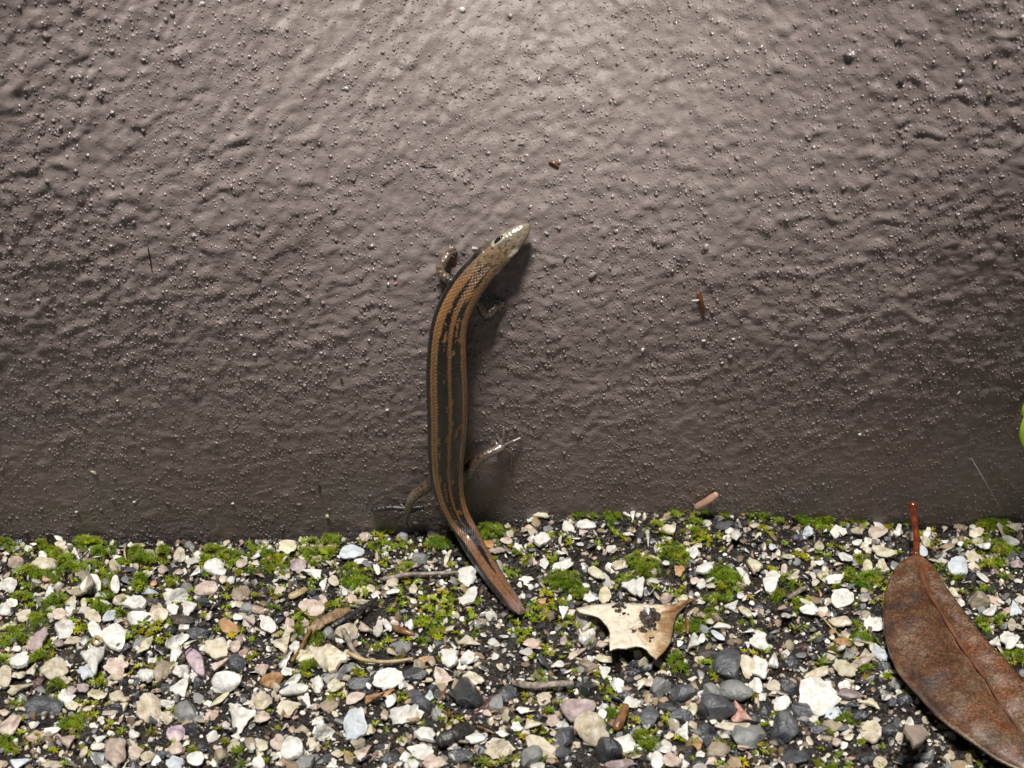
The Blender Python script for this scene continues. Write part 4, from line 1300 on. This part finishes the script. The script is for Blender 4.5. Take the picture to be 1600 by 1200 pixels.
pale = np.exp(-((x - 0.90) / 0.05) ** 2) * sstep(0.12, 0.2, u) * (1 - sstep(0.72, 0.8, u)); base = lerp(base, np.array([0.36, 0.22, 0.085]), 0.65 * pale)
black = np.array([0.006, 0.006, 0.007])
lo = np.interp(u, [0.13, 0.2, 0.3, 0.66, 0.74, 0.82], [0.16, 0.13, 0.075, 0.075, 0.03, -0.2])
hi = np.interp(u, [0.08, 0.14, 0.22, 0.3, 0.6, 0.72, 0.80, 0.86, 0.90], [0.22, 0.38, 0.48, 0.60, 0.57, 0.48, 0.28, 0.17, 0.02])
e = 0.06; xx = x + 0.045 * n1 + 0.02 * n2
st = sstep(lo - e, lo + e, xx) * (1 - sstep(hi - e, hi + e, xx))
brk = np.interp(u, [0.07, 0.12, 0.2, 0.3, 0.7, 0.8], [0.30, 0.02, -0.2, -0.5, -0.5, -0.6]); st = st * sstep(brk - 0.1, brk + 0.1, n3 + 0.5 * n2)
latb = sstep(0.93, 1.02, xx) * np.interp(u, [0.04, 0.1, 0.95, 0.99], [0.0, 1, 1, 0])
headspot = sstep(0.12, 0.34, n1 + 0.6 * n2) * (u > 0.04) * (1 - sstep(0.12, 0.18, u)) * (x < 0.9)
base = lerp(base, black, np.clip(st, 0, 1)); base = lerp(base, np.array([0.045, 0.03, 0.02]), 0.75 * headspot)
flank = np.array([0.045, 0.034, 0.027]) * (1 + 0.5 * n2)[:, None]
base = lerp(base, black * 1.3, latb); base = lerp(base, flank, sstep(1.42, 1.55, xx) * sstep(0.08, 0.12, u))
mouth = np.exp(-((x - 1.62) / 0.06) ** 2) * (u < 0.085); base = lerp(base, np.array([0.05, 0.03, 0.02]), mouth)
n4 = noise3(SV[:, 0] / 0.0007, SV[:, 1] / 0.0007, SV[:, 2] / 0.0007)
lc = np.array([0.088, 0.058, 0.040]) * (1 + 0.9 * np.clip(n4, -0.6, 1.2))[:, None]
front = (u < 0.4) & (SV[:, 0] < -0.008); lc[front] = lc[front] * 1.7
lc = lerp(lc, np.array([0.27, 0.23, 0.20]), sstep(1.7, 2.9, np.hypot(lat, hg)) * 0.5); base = lerp(base, lc, limbm); EYES = [at_spine(0.053, sgn * 0.80, 0.62) for sgn in (-1, 1)]
for p_, i in EYES:
    d_ = SV - p_; q_ = np.sqrt(((d_ * T[i]).sum(1) / 0.0021) ** 2 + ((d_ * BB[i]).sum(1) / 0.0012) ** 2 + ((d_ * NN[i]).sum(1) / 0.0012) ** 2)
    base = lerp(base, np.array([0.46, 0.42, 0.34]), 0.75 * (1 - sstep(0.75, 1.05, q_)))
col = np.clip(base, 0.004, 0.85)
sk = mesh_obj('skink', SV, SF, M['skink'], loc=PTH[120], col=col)
sa = sk.data.attributes.new('scale_co', 'FLOAT_VECTOR', 'POINT')
sa.data.foreach_set('vector', np.c_[s_mm / 1.0, ang * 4.6 / 1.1, (1 - limbm) * sstep(0.07, 0.12, u)].astype(np.float32).ravel())
tag(sk, 'brown skink with black and copper stripes climbing the painted wall', 'lizard')
M['eye'] = mat_plain('dark_eye', [(0.3, (0.010, 0.008, 0.006)), (0.7, (0.03, 0.02, 0.012))], 600, 0.08, 800, 0.0, 0.0)
for sgn in (-1, 1):
    p_, i = EYES[(sgn + 1) // 2]
    v = p_ + icov[:, 0:1] * 0.00125 * T[i] + icov[:, 1:2] * 0.0006 * BB[i] + icov[:, 2:3] * 0.00062 * NN[i]
    o = mesh_obj('eye', v, np.array(icof), M['eye'], sk, loc=p_)

# ------------------------------------------------------------------ dead leaves
def mat_brown_leaf():
    m, t, p = newmat('brown_leaf'); co = objco(t)
    n1 = noise(t, co, 75, 6, 0.72); n2 = noise(t, co, 1900, 4, 0.75); n3 = noise(t, co, 52, 4, 0.65)
    c = ramp(t, n1, [(0.36, (0.045, 0.022, 0.013)), (0.47, (0.12, 0.050, 0.020)), (0.56, (0.18, 0.115, 0.068)), (0.66, (0.075, 0.045, 0.030))])
    c = mix(t, ramp(t, n3, [(0.53, (0, 0, 0)), (0.64, (0.7, 0.7, 0.7))]), c, (0.22, 0.062, 0.014))
    c = mix(t, 0.9, c, ramp(t, n2, [(0.40, (0.22, 0.20, 0.19)), (0.52, (0.85, 0.82, 0.8)), (0.62, (1.7, 1.6, 1.5))]), 'MULTIPLY')
    t.links.new(c, p.inputs['Base Color']); p.inputs['Roughness'].default_value = 0.42; p.inputs['Specular IOR Level'].default_value = 1.0; p.inputs['Coat Weight'].default_value = 0.8; p.inputs['Coat Roughness'].default_value = 0.34
    t.links.new(bump(t, n2, 0.7, 0.00022, bump(t, noise(t, co, 260, 3), 0.6, 0.0007)), p.inputs['Normal']); return m
M['leaf_brown'] = mat_brown_leaf()
M['stalk'] = mat_plain('leaf_stalk', [(0.35, (0.085, 0.018, 0.008)), (0.65, (0.20, 0.042, 0.014))], 500, 0.12, 600, 0.9, 0.0003, 0.7)
M['midrib'] = mat_plain('leaf_midrib', [(0.35, (0.085, 0.035, 0.018)), (0.65, (0.19, 0.085, 0.045))], 300, 0.25, 700, 0.6, 0.0003, 0.7)
def mat_tan_leaf():
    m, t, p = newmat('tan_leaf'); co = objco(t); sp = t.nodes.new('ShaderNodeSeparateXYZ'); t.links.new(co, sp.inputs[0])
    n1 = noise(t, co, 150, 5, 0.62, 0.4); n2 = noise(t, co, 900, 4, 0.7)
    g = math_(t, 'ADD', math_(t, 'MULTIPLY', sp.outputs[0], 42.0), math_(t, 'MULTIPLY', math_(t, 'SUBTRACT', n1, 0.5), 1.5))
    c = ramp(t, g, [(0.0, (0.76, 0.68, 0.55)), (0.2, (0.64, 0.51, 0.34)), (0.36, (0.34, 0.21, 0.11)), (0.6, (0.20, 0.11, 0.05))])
    c = mix(t, 0.5, c, ramp(t, n2, [(0.35, (0.5, 0.42, 0.33)), (0.55, (1, 1, 1))]), 'MULTIPLY')
    t.links.new(c, p.inputs['Base Color']); p.inputs['Roughness'].default_value = 0.36
    t.links.new(bump(t, n1, 0.6, 0.0012, bump(t, n2, 0.5, 0.0003)), p.inputs['Normal']); return m
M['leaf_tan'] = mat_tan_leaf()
M['twig'] = mat_plain('grey_twig', [(0.35, (0.10, 0.075, 0.06)), (0.62, (0.34, 0.29, 0.24))], 700, 0.5, 1200, 0.9, 0.0004)
M['twig_dark'] = mat_plain('wet_dark_twig', [(0.35, (0.010, 0.009, 0.009)), (0.65, (0.05, 0.045, 0.045))], 700, 0.25, 1000, 0.9, 0.0004, 0.6)
M['husk'] = mat_plain('brown_husk', [(0.35, (0.12, 0.05, 0.022)), (0.65, (0.27, 0.14, 0.06))], 500, 0.25, 900, 0.5, 0.0003, 0.6)
M['straw'] = mat_plain('straw', [(0.35, (0.30, 0.22, 0.11)), (0.65, (0.48, 0.38, 0.21))], 500, 0.45, 900, 0.5, 0.0003)
M['straw_dark'] = mat_plain('weathered_leaf', [(0.35, (0.11, 0.065, 0.03)), (0.65, (0.32, 0.22, 0.11))], 350, 0.4, 900, 0.9, 0.0004)
M['grub'] = mat_plain('grub_skin', [(0.3, (0.36, 0.20, 0.14)), (0.7, (0.50, 0.31, 0.22))], 400, 0.12, 700, 0.3, 0.0003, 0.7, 0.3)
M['green'] = mat_plain('green_leaf', [(0.3, (0.26, 0.42, 0.02)), (0.7, (0.38, 0.55, 0.04))], 120, 0.35, 400, 0.3, 0.0003)
M['red_splinter'] = mat_plain('red_splinter', [(0.3, (0.09, 0.025, 0.010)), (0.7, (0.22, 0.07, 0.03))], 600, 0.2, 900, 0.5, 0.0003)
M['silk'] = mat_plain('spider_silk', [(0.3, (0.6, 0.6, 0.6)), (0.7, (0.8, 0.8, 0.8))], 100, 0.4, 500, 0.0, 0.0)

def sheet(name, V, nu, nv, th, mat, parent, loc):
    """grid of nu x nv points given a thickness"""
    V = np.asarray(V).reshape(nu, nv, 3); du = np.gradient(V, axis=0); dv = np.gradient(V, axis=1)
    N = np.cross(du, dv); N /= np.linalg.norm(N, axis=-1)[..., None] + 1e-12
    if N[..., 2].mean() < 0: N = -N
    A = np.concatenate([(V + N * th / 2).reshape(-1, 3), (V - N * th / 2).reshape(-1, 3)]); m = nu * nv; F = []
    for i in range(nu - 1):
        for j in range(nv - 1):
            a, b, c, d = i*nv + j, (i+1)*nv + j, (i+1)*nv + j + 1, i*nv + j + 1; F += [(a, b, c, d), (m + d, m + c, m + b, m + a)]
    for i in range(nu - 1):
        a, b = i*nv, (i+1)*nv; F.append((a, m + a, m + b, b)); a, b = i*nv + nv - 1, (i+1)*nv + nv - 1; F.append((b, m + b, m + a, a))
    for j in range(nv - 1):
        F.append((j, j + 1, m + j + 1, m + j)); k = (nu - 1) * nv; F.append((k + j + 1, k + j, m + k + j, m + k + j + 1))
    return mesh_obj(name, A, F, mat, parent, loc)
LEAF = [((1430, 867), (1431, 866), (1433, 867)), ((1405, 884), (1437, 885), (1455, 884)), ((1385, 920), (1447, 918), (1480, 920)), ((1379, 965), (1465, 948), (1500, 948)),
        ((1384, 1008), (1487, 985), (1524, 980)), ((1402, 1055), (1513, 1025), (1548, 1008)), ((1432, 1091), (1540, 1061), (1575, 1036)), ((1475, 1135), (1567, 1105), (1603, 1064)),
        ((1520, 1168), (1598, 1145), (1640, 1105)), ((1577, 1203), (1638, 1188), (1678, 1158)), ((1688, 1240), (1691, 1241), (1694, 1240))]
hl = [5.0, 4.6, 4.2, 4.0, 4.0, 4.2, 4.4, 4.6, 4.6, 4.4, 3.6]; hm = [5.2, 5.4, 5.2, 4.9, 4.7, 4.7, 4.8, 4.8, 4.6, 4.2, 3.6]; hr = [5.0, 5.6, 6.0, 6.0, 6.0, 6.0, 6.0, 5.8, 5.4, 4.6, 3.6]
def flat_pt(px, py, lift):                               # above the mean ground level, so the leaf stays smooth
    d = ray(px, py); return CAM + d * ((lift * MM - CAM[2]) / d[2])
Lp = spline([flat_pt(*l[0], h) for l, h in zip(LEAF, hl)], 60)
def resamp(pts, n): 
    P = np.array(pts); t = np.linspace(0, 1, len(P)); q = np.linspace(0, 1, n); m = np.gradient(P, t, axis=0); o = []
    for s in q:
        i = min(int(s * (len(P) - 1)), len(P) - 2); h = t[1] - t[0]; a = (s - t[i]) / h
        o.append((2*a**3-3*a*a+1)*P[i] + (a**3-2*a*a+a)*h*m[i] + (-2*a**3+3*a*a)*P[i+1] + (a**3-a*a)*h*m[i+1])
    return np.array(o)
nu = 70; Lp = resamp([flat_pt(*l[0], h) for l, h in zip(LEAF, hl)], nu); Mp = resamp([flat_pt(*l[1], h) for l, h in zip(LEAF, hm)], nu); Rp = resamp([flat_pt(*l[2], h) for l, h in zip(LEAF, hr)], nu)
rowsL = []
for i in range(nu):
    row = []
    for s in np.linspace(0, 1, 13)[:-1]:
        q = Lp[i] * (1 - s) + Mp[i] * s; q = q + UP * (0.0016 * math.sin(s * math.pi) * min(1, np.linalg.norm(Lp[i] - Mp[i]) / 0.008) - 0.0007 * max(0, s - 0.8) / 0.2); q = q + UP * 0.0011 * max(0, 0.16 - s) / 0.16 * min(1, np.linalg.norm(Lp[i] - Mp[i]) / 0.008); row.append(q)
    for s in np.linspace(0, 1, 9):
        q = Mp[i] * (1 - s) + Rp[i] * s; q = q + UP * (0.0006 * math.sin(s * math.pi) - 0.0007 * max(0, 0.25 - s) / 0.25); row.append(q)
    rowsL.append(row)
LV = np.array(rowsL); LV[..., 2] += 0.00035 * noise3(LV[..., 0] / 0.011, LV[..., 1] / 0.011, 5.0) + 0.00030 * np.sin(np.arange(nu)[:, None] * 0.95 - np.abs(np.arange(LV.shape[1])[None] - 12) * 0.42) * np.sin(np.linspace(0, math.pi, LV.shape[1]))[None]
root = on_ground(1470, 985); lf = empty('fallen_leaf', root)
tag(lf, 'large leathery dark brown dead leaf lying on the gravel, stalk up against the wall', 'leaf')
sheet('blade', LV, nu, LV.shape[1], 0.0005, M['leaf_brown'], lf, root)
st_ = [[*(flat_pt(1431, 868, 5.0)), 6.0], [*flat_pt(1432, 850, 6.2), 5.0], [*flat_pt(1431, 830, 7.4), 4.9], [*on_wall(1428, 808, 6.0 * MM), 5.4], [*on_wall(1426, 793, 4.5 * MM), 6.6], [*on_wall(1427, 786, 3.8 * MM), 6.2]]
q = spline(st_, 30); q[:, 3] *= 1 + 0.06 * np.sin(np.arange(30) * 2.1)
v, f = tube(q[:, :3], q[:, 3] * 0.00015, 12); mesh_obj('stalk', v, f, M['stalk'], lf, root)
mr = Mp[:62] + UP * 0.00005; v, f = tube(mr, np.linspace(0.00065, 0.00018, 62), 8, up=(0, 0, 1)); mesh_obj('midrib', v, f, M['midrib'], lf, root)

# torn tan leaf: outline traced, own height and curl
OUT = [(900, 952), (925, 946), (957, 943), (1000, 944), (1035, 946), (1052, 945), (1068, 938), (1082, 936), (1072, 946), (1058, 960), (1053, 975), (1050, 992), (1046, 1006), (1036, 1020), (1025, 1031),
       (1017, 1024), (1011, 1016), (1003, 1011), (993, 1010), (978, 1014), (965, 1013), (953, 1017), (952, 1003), (953, 990), (948, 978), (940, 969), (930, 963), (917, 960), (905, 957)]
O2 = []
for i in range(len(OUT)):
    a, b = np.array(OUT[i], float), np.array(OUT[(i + 1) % len(OUT)], float); m = max(1, int(np.linalg.norm(b - a) / 5))
    for k in range(m): O2.append(a + (b - a) * k / m + (RNG.normal(0, 0.5, 2) if k else 0))
def inside(x, y):
    c = False; n = len(O2)
    for i in range(n):
        x1, y1 = O2[i]; x2, y2 = O2[i - 1]
        if (y1 > y) != (y2 > y) and x < (x2 - x1) * (y - y1) / (y2 - y1) + x1: c = not c
    return c
ins = [np.array((x, y)) for x in range(896, 1086, 5) for y in range(934, 1034, 5) if inside(x, y) and min(np.hypot(*(np.array((x, y)) - o)) for o in O2) > 2.6]
pts = O2 + ins; nb = len(O2)
res = delaunay_2d_cdt([Vector(map(float, p)) for p in pts], [], [list(range(nb))], 1, 1e-4)
tv = [np.array(v[:]) for v in res[0]]; tf = [tuple(f) for f in res[2]]
def tan_lift(x, y):
    return 3.0 + 1.5 * sstep(960, 1020, y) - 1.8 * sstep(1030, 1082, x) + 0.9 * np.sin((x - 900) / 26.0) * sstep(1040, 950, x) + 0.8 * sstep(40, 0, abs(x - 985)) - 1.1 * math.exp(-((y - 946 - (x - 1050) * -0.55) / 5) ** 2) * (x > 985)
P3 = np.array([flat_pt(p[0], p[1], tan_lift(p[0], p[1]) + 1.6) for p in tv])
th = 0.0004; nP = len(P3); A = np.vstack([P3 + UP * th / 2, P3 - UP * th / 2])
a0 = np.cross(P3[tf[0][1]] - P3[tf[0][0]], P3[tf[0][2]] - P3[tf[0][0]])[2]
if a0 < 0: tf = [t[::-1] for t in tf]
cnt = {}
for t in tf:
    for i in range(3): e = (t[i], t[(i + 1) % 3]); cnt[e] = 1
F = tf + [tuple(i + nP for i in t[::-1]) for t in tf] + [(e[1], e[0], e[0] + nP, e[1] + nP) for e in cnt if (e[1], e[0]) not in cnt]
root = on_ground(990, 980); tl = empty('torn_leaf', root)
tag(tl, 'torn pale tan dead leaf scrap with ragged lower edge and wet soil lumps on it', 'leaf')
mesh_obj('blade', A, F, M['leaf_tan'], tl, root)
vein = [flat_pt(x, y, tan_lift(x, y) + 1.75) for x, y in ((1082, 937), (1066, 946), (1045, 957), (1020, 966), (1000, 975), (975, 990))]
q = spline([list(p) for p in vein], 20); v, f = tube(q, np.linspace(0.00042, 0.0001, 20), 6, up=(0, 0, 1)); mesh_obj('vein', v, f, M['husk'], tl, root)
def leaf_top(x, y): return flat_pt(x, y, tan_lift(x, y) + 1.8)
M['mud'] = mat_plain('wet_black_mud', [(0.35, (0.014, 0.010, 0.007)), (0.65, (0.07, 0.048, 0.032))], 900, 0.16, 1500, 1.0, 0.0005, 0.7)
def mud(x, y, L, W, lab):
    rng = np.random.default_rng(int(x * 3 + y)); c0 = leaf_top(x, y); k = mpp(c0); V, F, b = [], [], 0
    for j in range(max(5, int(L * W / 22))):
        a, r = rng.uniform(0, 6.28), math.sqrt(rng.random()); q = leaf_top(x + L / 2 * r * math.cos(a), y + W / 2 * r * math.sin(a))
        v, f = stone_geo(rng, cuts=3, rough=0.3, src=ICO2); rr = rng.uniform(0.16, 0.32) * min(L, W) * k * (1.25 - 0.5 * r)
        V.append(q + UP * rr * 0.6 + v * rr * np.array([1.1, 1.1, 0.85])); F.append(f + b); b += len(v)
    o = mesh_obj('soil_lump', np.vstack(V), np.vstack(F), M['mud'], loc=c0); tag(o, lab, 'soil')
for x, y, L, W, lab in [(967, 950, 20, 14, 'wet black soil lump near the upper edge of the torn tan leaf'), (1015, 967, 25, 25, 'largest wet black soil lump on the torn tan leaf under a white chip'),
                        (1012, 984, 26, 13, 'wet soil lump below the white chip on the torn tan leaf'), (990, 985, 13, 8, 'small soil crumb at the middle of the torn tan leaf'), (1019, 1000, 11, 9, 'small round soil crumb low on the torn tan leaf'),
                        (975, 961, 13, 8, 'soil smear below the upper lump on the torn tan leaf')]: mud(x, y, L, W, lab)
piece(1010, 960, 13, 16, 20, 'W', 'tri', 'pointed white shell chip stuck on soil on the torn tan leaf', on=leaf_top(1010, 964) + UP * 0.0021, lift=0.0)

# ------------------------------------------------------------------ twigs, husks and litter
def stick(name, pts, r, mat, label, cat, flat=1.0, taper=0.7, seg=8, wall_=False, rough=0.12):
    P = [list(on_scene(x, y, o * MM)) for x, y, o in pts]; n = 26; q = spline(P, n)
    rr = r * 0.000148 * np.interp(np.linspace(0, 1, n), [0, 0.1, 0.8, 1], [0.8, 1, 1 - 0.4 * (1 - taper), taper]) * (1 + rough * noise3(np.arange(n) * 0.6, r * 3.1, pts[0][0]))
    v, f = tube(q, rr, seg, up=(0, -0.6, 0.8), flat=flat)
    v = v + (0.10 * r * 0.000148) * np.c_[noise3(v[:, 0] / 0.0005, v[:, 1] / 0.0005, v[:, 2] / 0.0005)] * np.array([[0.3, -0.5, 0.8]])
    o = mesh_obj(name, v, f, mat, loc=q[n // 2]); tag(o, label, cat); return o
stick('twig', [(594, 906, 2.0), (635, 898, 2.6), (680, 896, 2.4), (722, 894, 2.2)], 3.6, M['twig'], 'straight grey-brown twig pointing at the cockle shell under the tail', 'twig')
stick('twig', [(581, 797, 0.9), (610, 793, 1.2), (640, 794, 1.2), (662, 792, 0.9)], 4.4, M['twig_dark'], 'dark wet twig on the wall behind the skink\'s hind foot', 'twig')
stick('charred_twig', [(519, 979, 2.2), (540, 966, 2.8), (565, 951, 3.0), (590, 934, 3.2)], 5.0, M['twig_dark'], 'shiny black charred twig beside a curled brown leaf blade', 'twig', 0.6, 0.45)
stick('curled_leaf', [(484, 985, 2.4), (500, 973, 3.0), (522, 962, 3.4), (546, 951, 3.0)], 8.5, M['straw_dark'], 'curled brown dead leaf blade above the black charred twig', 'leaf', 0.22, 0.6, rough=0.5)
stick('leaf_stalk', [(456, 1033, 2.0), (470, 1013, 2.6), (478, 996, 2.8), (486, 984, 2.8)], 3.0, M['husk'], 'thin brown stalk trailing from the curled leaf blade', 'stalk')
stick('twig', [(536, 984, 3.6), (545, 1003, 3.6), (556, 1022, 3.2), (566, 1030, 2.8)], 4.4, M['twig'], 'short bent grey-brown twig over the crumpled cream oyster shell', 'twig')
stick('straw', [(543, 1019, 3.4), (565, 1030, 3.0), (595, 1034, 2.4), (620, 1033, 2.0), (645, 1029, 1.8)], 3.2, M['straw'], 'curved yellowish straw running right from the crumpled oyster shell', 'straw')
stick('wood_splinter', [(802, 1066, 2.4), (830, 1071, 3.0), (862, 1069, 3.0), (895, 1067, 2.6)], 5.4, M['twig'], 'flat weathered pale grey wood splinter lying above dirty white shells', 'twig', 0.45)
piece(991, 1039, 34, 12, 12, 'K', None, 'upper of two short black charred sticks below the torn tan leaf', tall=0.5).name = 'charred_stick'
piece(991, 1052, 32, 12, 14, 'K', None, 'lower of two short black charred sticks below the torn tan leaf', tall=0.5).name = 'charred_stick'
stick('seed_husk', [(963, 1139, 1.6), (969, 1126, 2.4), (975, 1112, 2.8), (979, 1102, 2.4)], 7.4, M['husk'], 'glossy tubular brown seed husk standing between shells', 'husk', 0.85, 0.5)
stick('seed_husk', [(617, 981, 1.4), (630, 986, 2.0), (648, 992, 1.6)], 5.4, M['husk'], 'reddish-brown seed husk lying below the yellow-green moss carpet', 'husk', 0.9, 0.4)
stick('seed_husk', [(452, 933, 1.2), (466, 927, 1.8), (478, 920, 1.5)], 5.6, M['straw'], 'pointed tan seed husk on dark soil below the mauve fan shell', 'husk', 0.5, 0.9)
stick('twig', [(1232, 934, 1.6), (1245, 926, 2.0), (1260, 917, 1.8)], 4.2, M['twig'], 'short thick grey twig on dark soil near a notched white shell', 'twig')
stick('grass_stem', [(1275, 957, 1.0), (1288, 968, 1.4), (1296, 977, 1.2), (1312, 993, 0.8)], 1.4, M['straw'], 'thin straw stem bent across dark soil from the notched white shell', 'straw')
stick('grass_stem', [(1073, 967, 1.6), (1075, 978, 1.8), (1074, 990, 1.4)], 3.0, M['husk'], 'short upright brown stem right of the torn tan leaf', 'stalk')
stick('rootlet', [(278, 1030, 3.0), (288, 1018, 3.2), (298, 1010, 3.2), (310, 1002, 2.8)], 1.7, M['twig_dark'], 'thin dark rootlet curving over white shells to a slate chip', 'rootlet')
stick('rootlet', [(683, 1098, 2.6), (692, 1086, 3.0), (696, 1075, 2.6)], 1.6, M['husk'], 'fine brown rootlet arching below the forked peach shell', 'rootlet')
stick('rootlet', [(196, 850, 2.0), (195, 866, 2.4), (197, 876, 1.6)], 1.8, M['straw'], 'short upright straw bit in moss at the wall foot', 'straw')
stick('rootlet', [(745, 1134, 1.0), (758, 1139, 1.4), (772, 1146, 0.9)], 1.4, M['husk'], 'thin brown rootlet above a white shell near maroon chip', 'rootlet')
stick('bark_chip', [(686, 1160, 2.0), (705, 1150, 2.6), (738, 1138, 2.2)], 10.5, M['twig_dark'], 'ridged dark wet bark chip between white shell slabs', 'bark', 0.5, 0.6)
piece(70, 1106, 66, 42, 8, 'G', None, 'broad grey-black weathered bark chunk beside a striped pinkish chip', tall=0.3)
stick('grub', [(1088, 793, 1.4), (1097, 788, 1.9), (1108, 781, 2.0), (1120, 772, 1.5)], 6.6, M['grub'], 'glossy pinkish translucent grub resting at the wall foot', 'grub', 0.85, 0.75, 12, rough=0.04)

# bits stuck on the wall
def crumb(px, py, L, W, ang, mat, name, label, cat, group=None):
    rng = np.random.default_rng(int(px * 13 + py * 7)); p = on_wall(px, py, 0.0); p[1] = float(wall_y(p[0], p[2])) - 0.0002
    v, f = stone_geo(rng, cuts=6, rough=0.12, src=ICO2); a = math.radians(ang); k = mpp(p)
    A_ = np.array([math.cos(a), 0, math.sin(a)]) * L / 2 * k; B_ = np.array([-math.sin(a), 0, math.cos(a)]) * W / 2 * k; Nn = np.array([0, -1, 0.1]) * min(L, W) * 0.32 * k
    o = mesh_obj(name, p + v[:, 0:1] * A_ + v[:, 1:2] * B_ + v[:, 2:3] * Nn, f, mat, loc=p); tag(o, label, cat, group)
for x, y, L, W, a in [(664, 192, 9, 5, -50), (742, 388, 11, 7, 15), (854, 364, 8, 5, -40), (924, 265, 7, 4, 80), (1004, 545, 9, 6, 60), (1099, 531, 7, 5, 0), (1243, 539, 8, 5, 10), (542, 138, 9, 8, 0), (176, 174, 6, 5, 0),
                      (398, 402, 6, 5, 0), (605, 640, 7, 6, 50), (756, 644, 8, 3, -50), (1343, 678, 7, 5, 0), (60, 468, 6, 5, 0), (105, 244, 7, 4, 70), (378, 523, 7, 4, -40), (398, 554, 7, 6, 0), (316, 6, 9, 8, 0), (722, 14, 11, 9, 0),
                      (434, 122, 7, 4, 70), (1146, 529, 6, 4, 0), (1498, 613, 8, 3, 55), (973, 75, 6, 4, 0), (1215, 424, 6, 4, 80), (120, 799, 6, 5, 0), (210, 784, 7, 4, 0), (364, 786, 5, 4, 0)]:
    crumb(x, y, L, W, a, M['W'], 'sand_grain', 'tiny white shell grain stuck to the painted wall', 'sand grain', 'white grains stuck to the wall')
crumb(147, 738, 13, 7, -20, M['C'], 'sand_grain', 'flat cream grain stuck low on the wall', 'sand grain')
crumb(512, 806, 7, 8, 0, M['Y'], 'sand_grain', 'round yellowish grain on the wall just above the gravel', 'sand grain')
crumb(176, 779, 9, 5, 10, M['L'], 'sand_grain', 'pale grey grain low on the wall below the flat cream one', 'sand grain')
crumb(618, 443, 9, 4, 40, M['X'], 'sand_grain', 'small orange-red fleck on the wall beside the skink\'s front foot', 'fleck')
crumb(1010, 106, 7, 4, 50, M['Y'], 'sand_grain', 'pale yellow fleck high on the wall', 'fleck')
crumb(927, 429, 18, 12, 35, M['wall'], 'paint_blob', 'thick raised paint blob on the wall to the right of the skink\'s head', 'paint blob')
crumb(882, 402, 6, 14, -10, M['L'], 'sand_grain', 'long grey speckled grain on the wall by the skink\'s snout', 'sand grain')
crumb(499, 762, 4, 20, 0, M['twig_dark'], 'dark_sliver', 'thin black vertical sliver stuck low on the wall', 'sliver')
crumb(1407, 127, 11, 11, 0, M['B'], 'soil_speck', 'dark soil speck stuck high on the wall', 'soil')
crumb(1545, 146, 10, 9, 0, M['T'], 'soil_speck', 'tan grit speck stuck high on the wall', 'soil')
crumb(533, 592, 5, 8, 20, M['B'], 'soil_speck', 'dark brown speck on the wall left of the skink', 'soil')
stick('brown_husk', [(858, 252, 0.3), (866, 254, 0.7), (872, 260, 0.4)], 2.6, M['husk'], 'small curved brown husk stuck on the wall above the skink', 'husk', 0.6)
stick('red_splinter', [(1091, 457, 0.4), (1096, 470, 0.9), (1099, 489, 0.5)], 3.2, M['red_splinter'], 'reddish-brown splinter stuck to the wall right of the skink', 'splinter', 0.7, 0.8)
stick('pale_sliver', [(1081, 470, 0.7), (1092, 469, 1.0)], 1.6, M['W'], 'short pale sliver crossing the reddish-brown splinter', 'splinter')
stick('hair', [(231, 385, 0.3), (235, 410, 0.35), (240, 436, 0.3)], 0.9, M['twig_dark'], 'fine dark hair stuck vertically on the wall', 'hair')
stick('hair', [(655, 260, 0.3), (668, 258, 0.4), (683, 261, 0.3)], 0.8, M['twig_dark'], 'fine dark hair lying level on the wall high above the skink', 'hair')
stick('silk_thread', [(1518, 716, 0.6), (1535, 745, 3.0), (1552, 775, 3.0), (1566, 799, 1.0)], 0.22, M['silk'], 'single spider silk thread slanting from the wall to the gravel', 'thread', rough=0.0)

# the plant just entering the picture at the wall
base_ = on_ground(1680, 845); pl = empty('seedling', base_); tag(pl, 'seedling with bright yellow-green oval leaves growing beside the wall', 'plant')
def oval_leaf(cx, cy, rx, ry, off, lean):
    c = on_wall(cx, cy, off * MM); k = mpp(c); rws = []
    for i in range(17):
        t = -1 + i / 8; wd = math.sqrt(max(0, 1 - t * t)) ** 0.9 + 0.01
        rws.append([c + np.array([(s * rx * wd + lean * t * ry) * k, -0.0010 * (1 - s * s) * wd + 0.0008 * s, t * ry * k * 1.12]) for s in np.linspace(-1, 1, 9)])
    sheet('leaf', rws, 17, 9, 0.0006, M['green'], pl, base_)
oval_leaf(1626, 664, 33, 44, 7, 0.05); oval_leaf(1622, 634, 26, 26, 5, 0.1); oval_leaf(1700, 690, 40, 34, 12, 0.3)
P = [list(base_ - UP * 0.002), list(on_wall(1668, 780, 9 * MM)), list(on_wall(1650, 720, 8 * MM)), list(on_wall(1632, 690, 6.5 * MM)), list(on_wall(1624, 640, 5.5 * MM))]
q = spline(P, 24); v, f = tube(q, np.linspace(0.0008, 0.0004, 24), 8); mesh_obj('stem', v, f, M['green'], pl, base_)
q = spline([P[2], list(on_wall(1675, 712, 10 * MM)), list(on_wall(1690, 700, 12 * MM))], 10); v, f = tube(q, np.linspace(0.0006, 0.0004, 10), 8); mesh_obj('stem', v, f, M['green'], pl, base_)
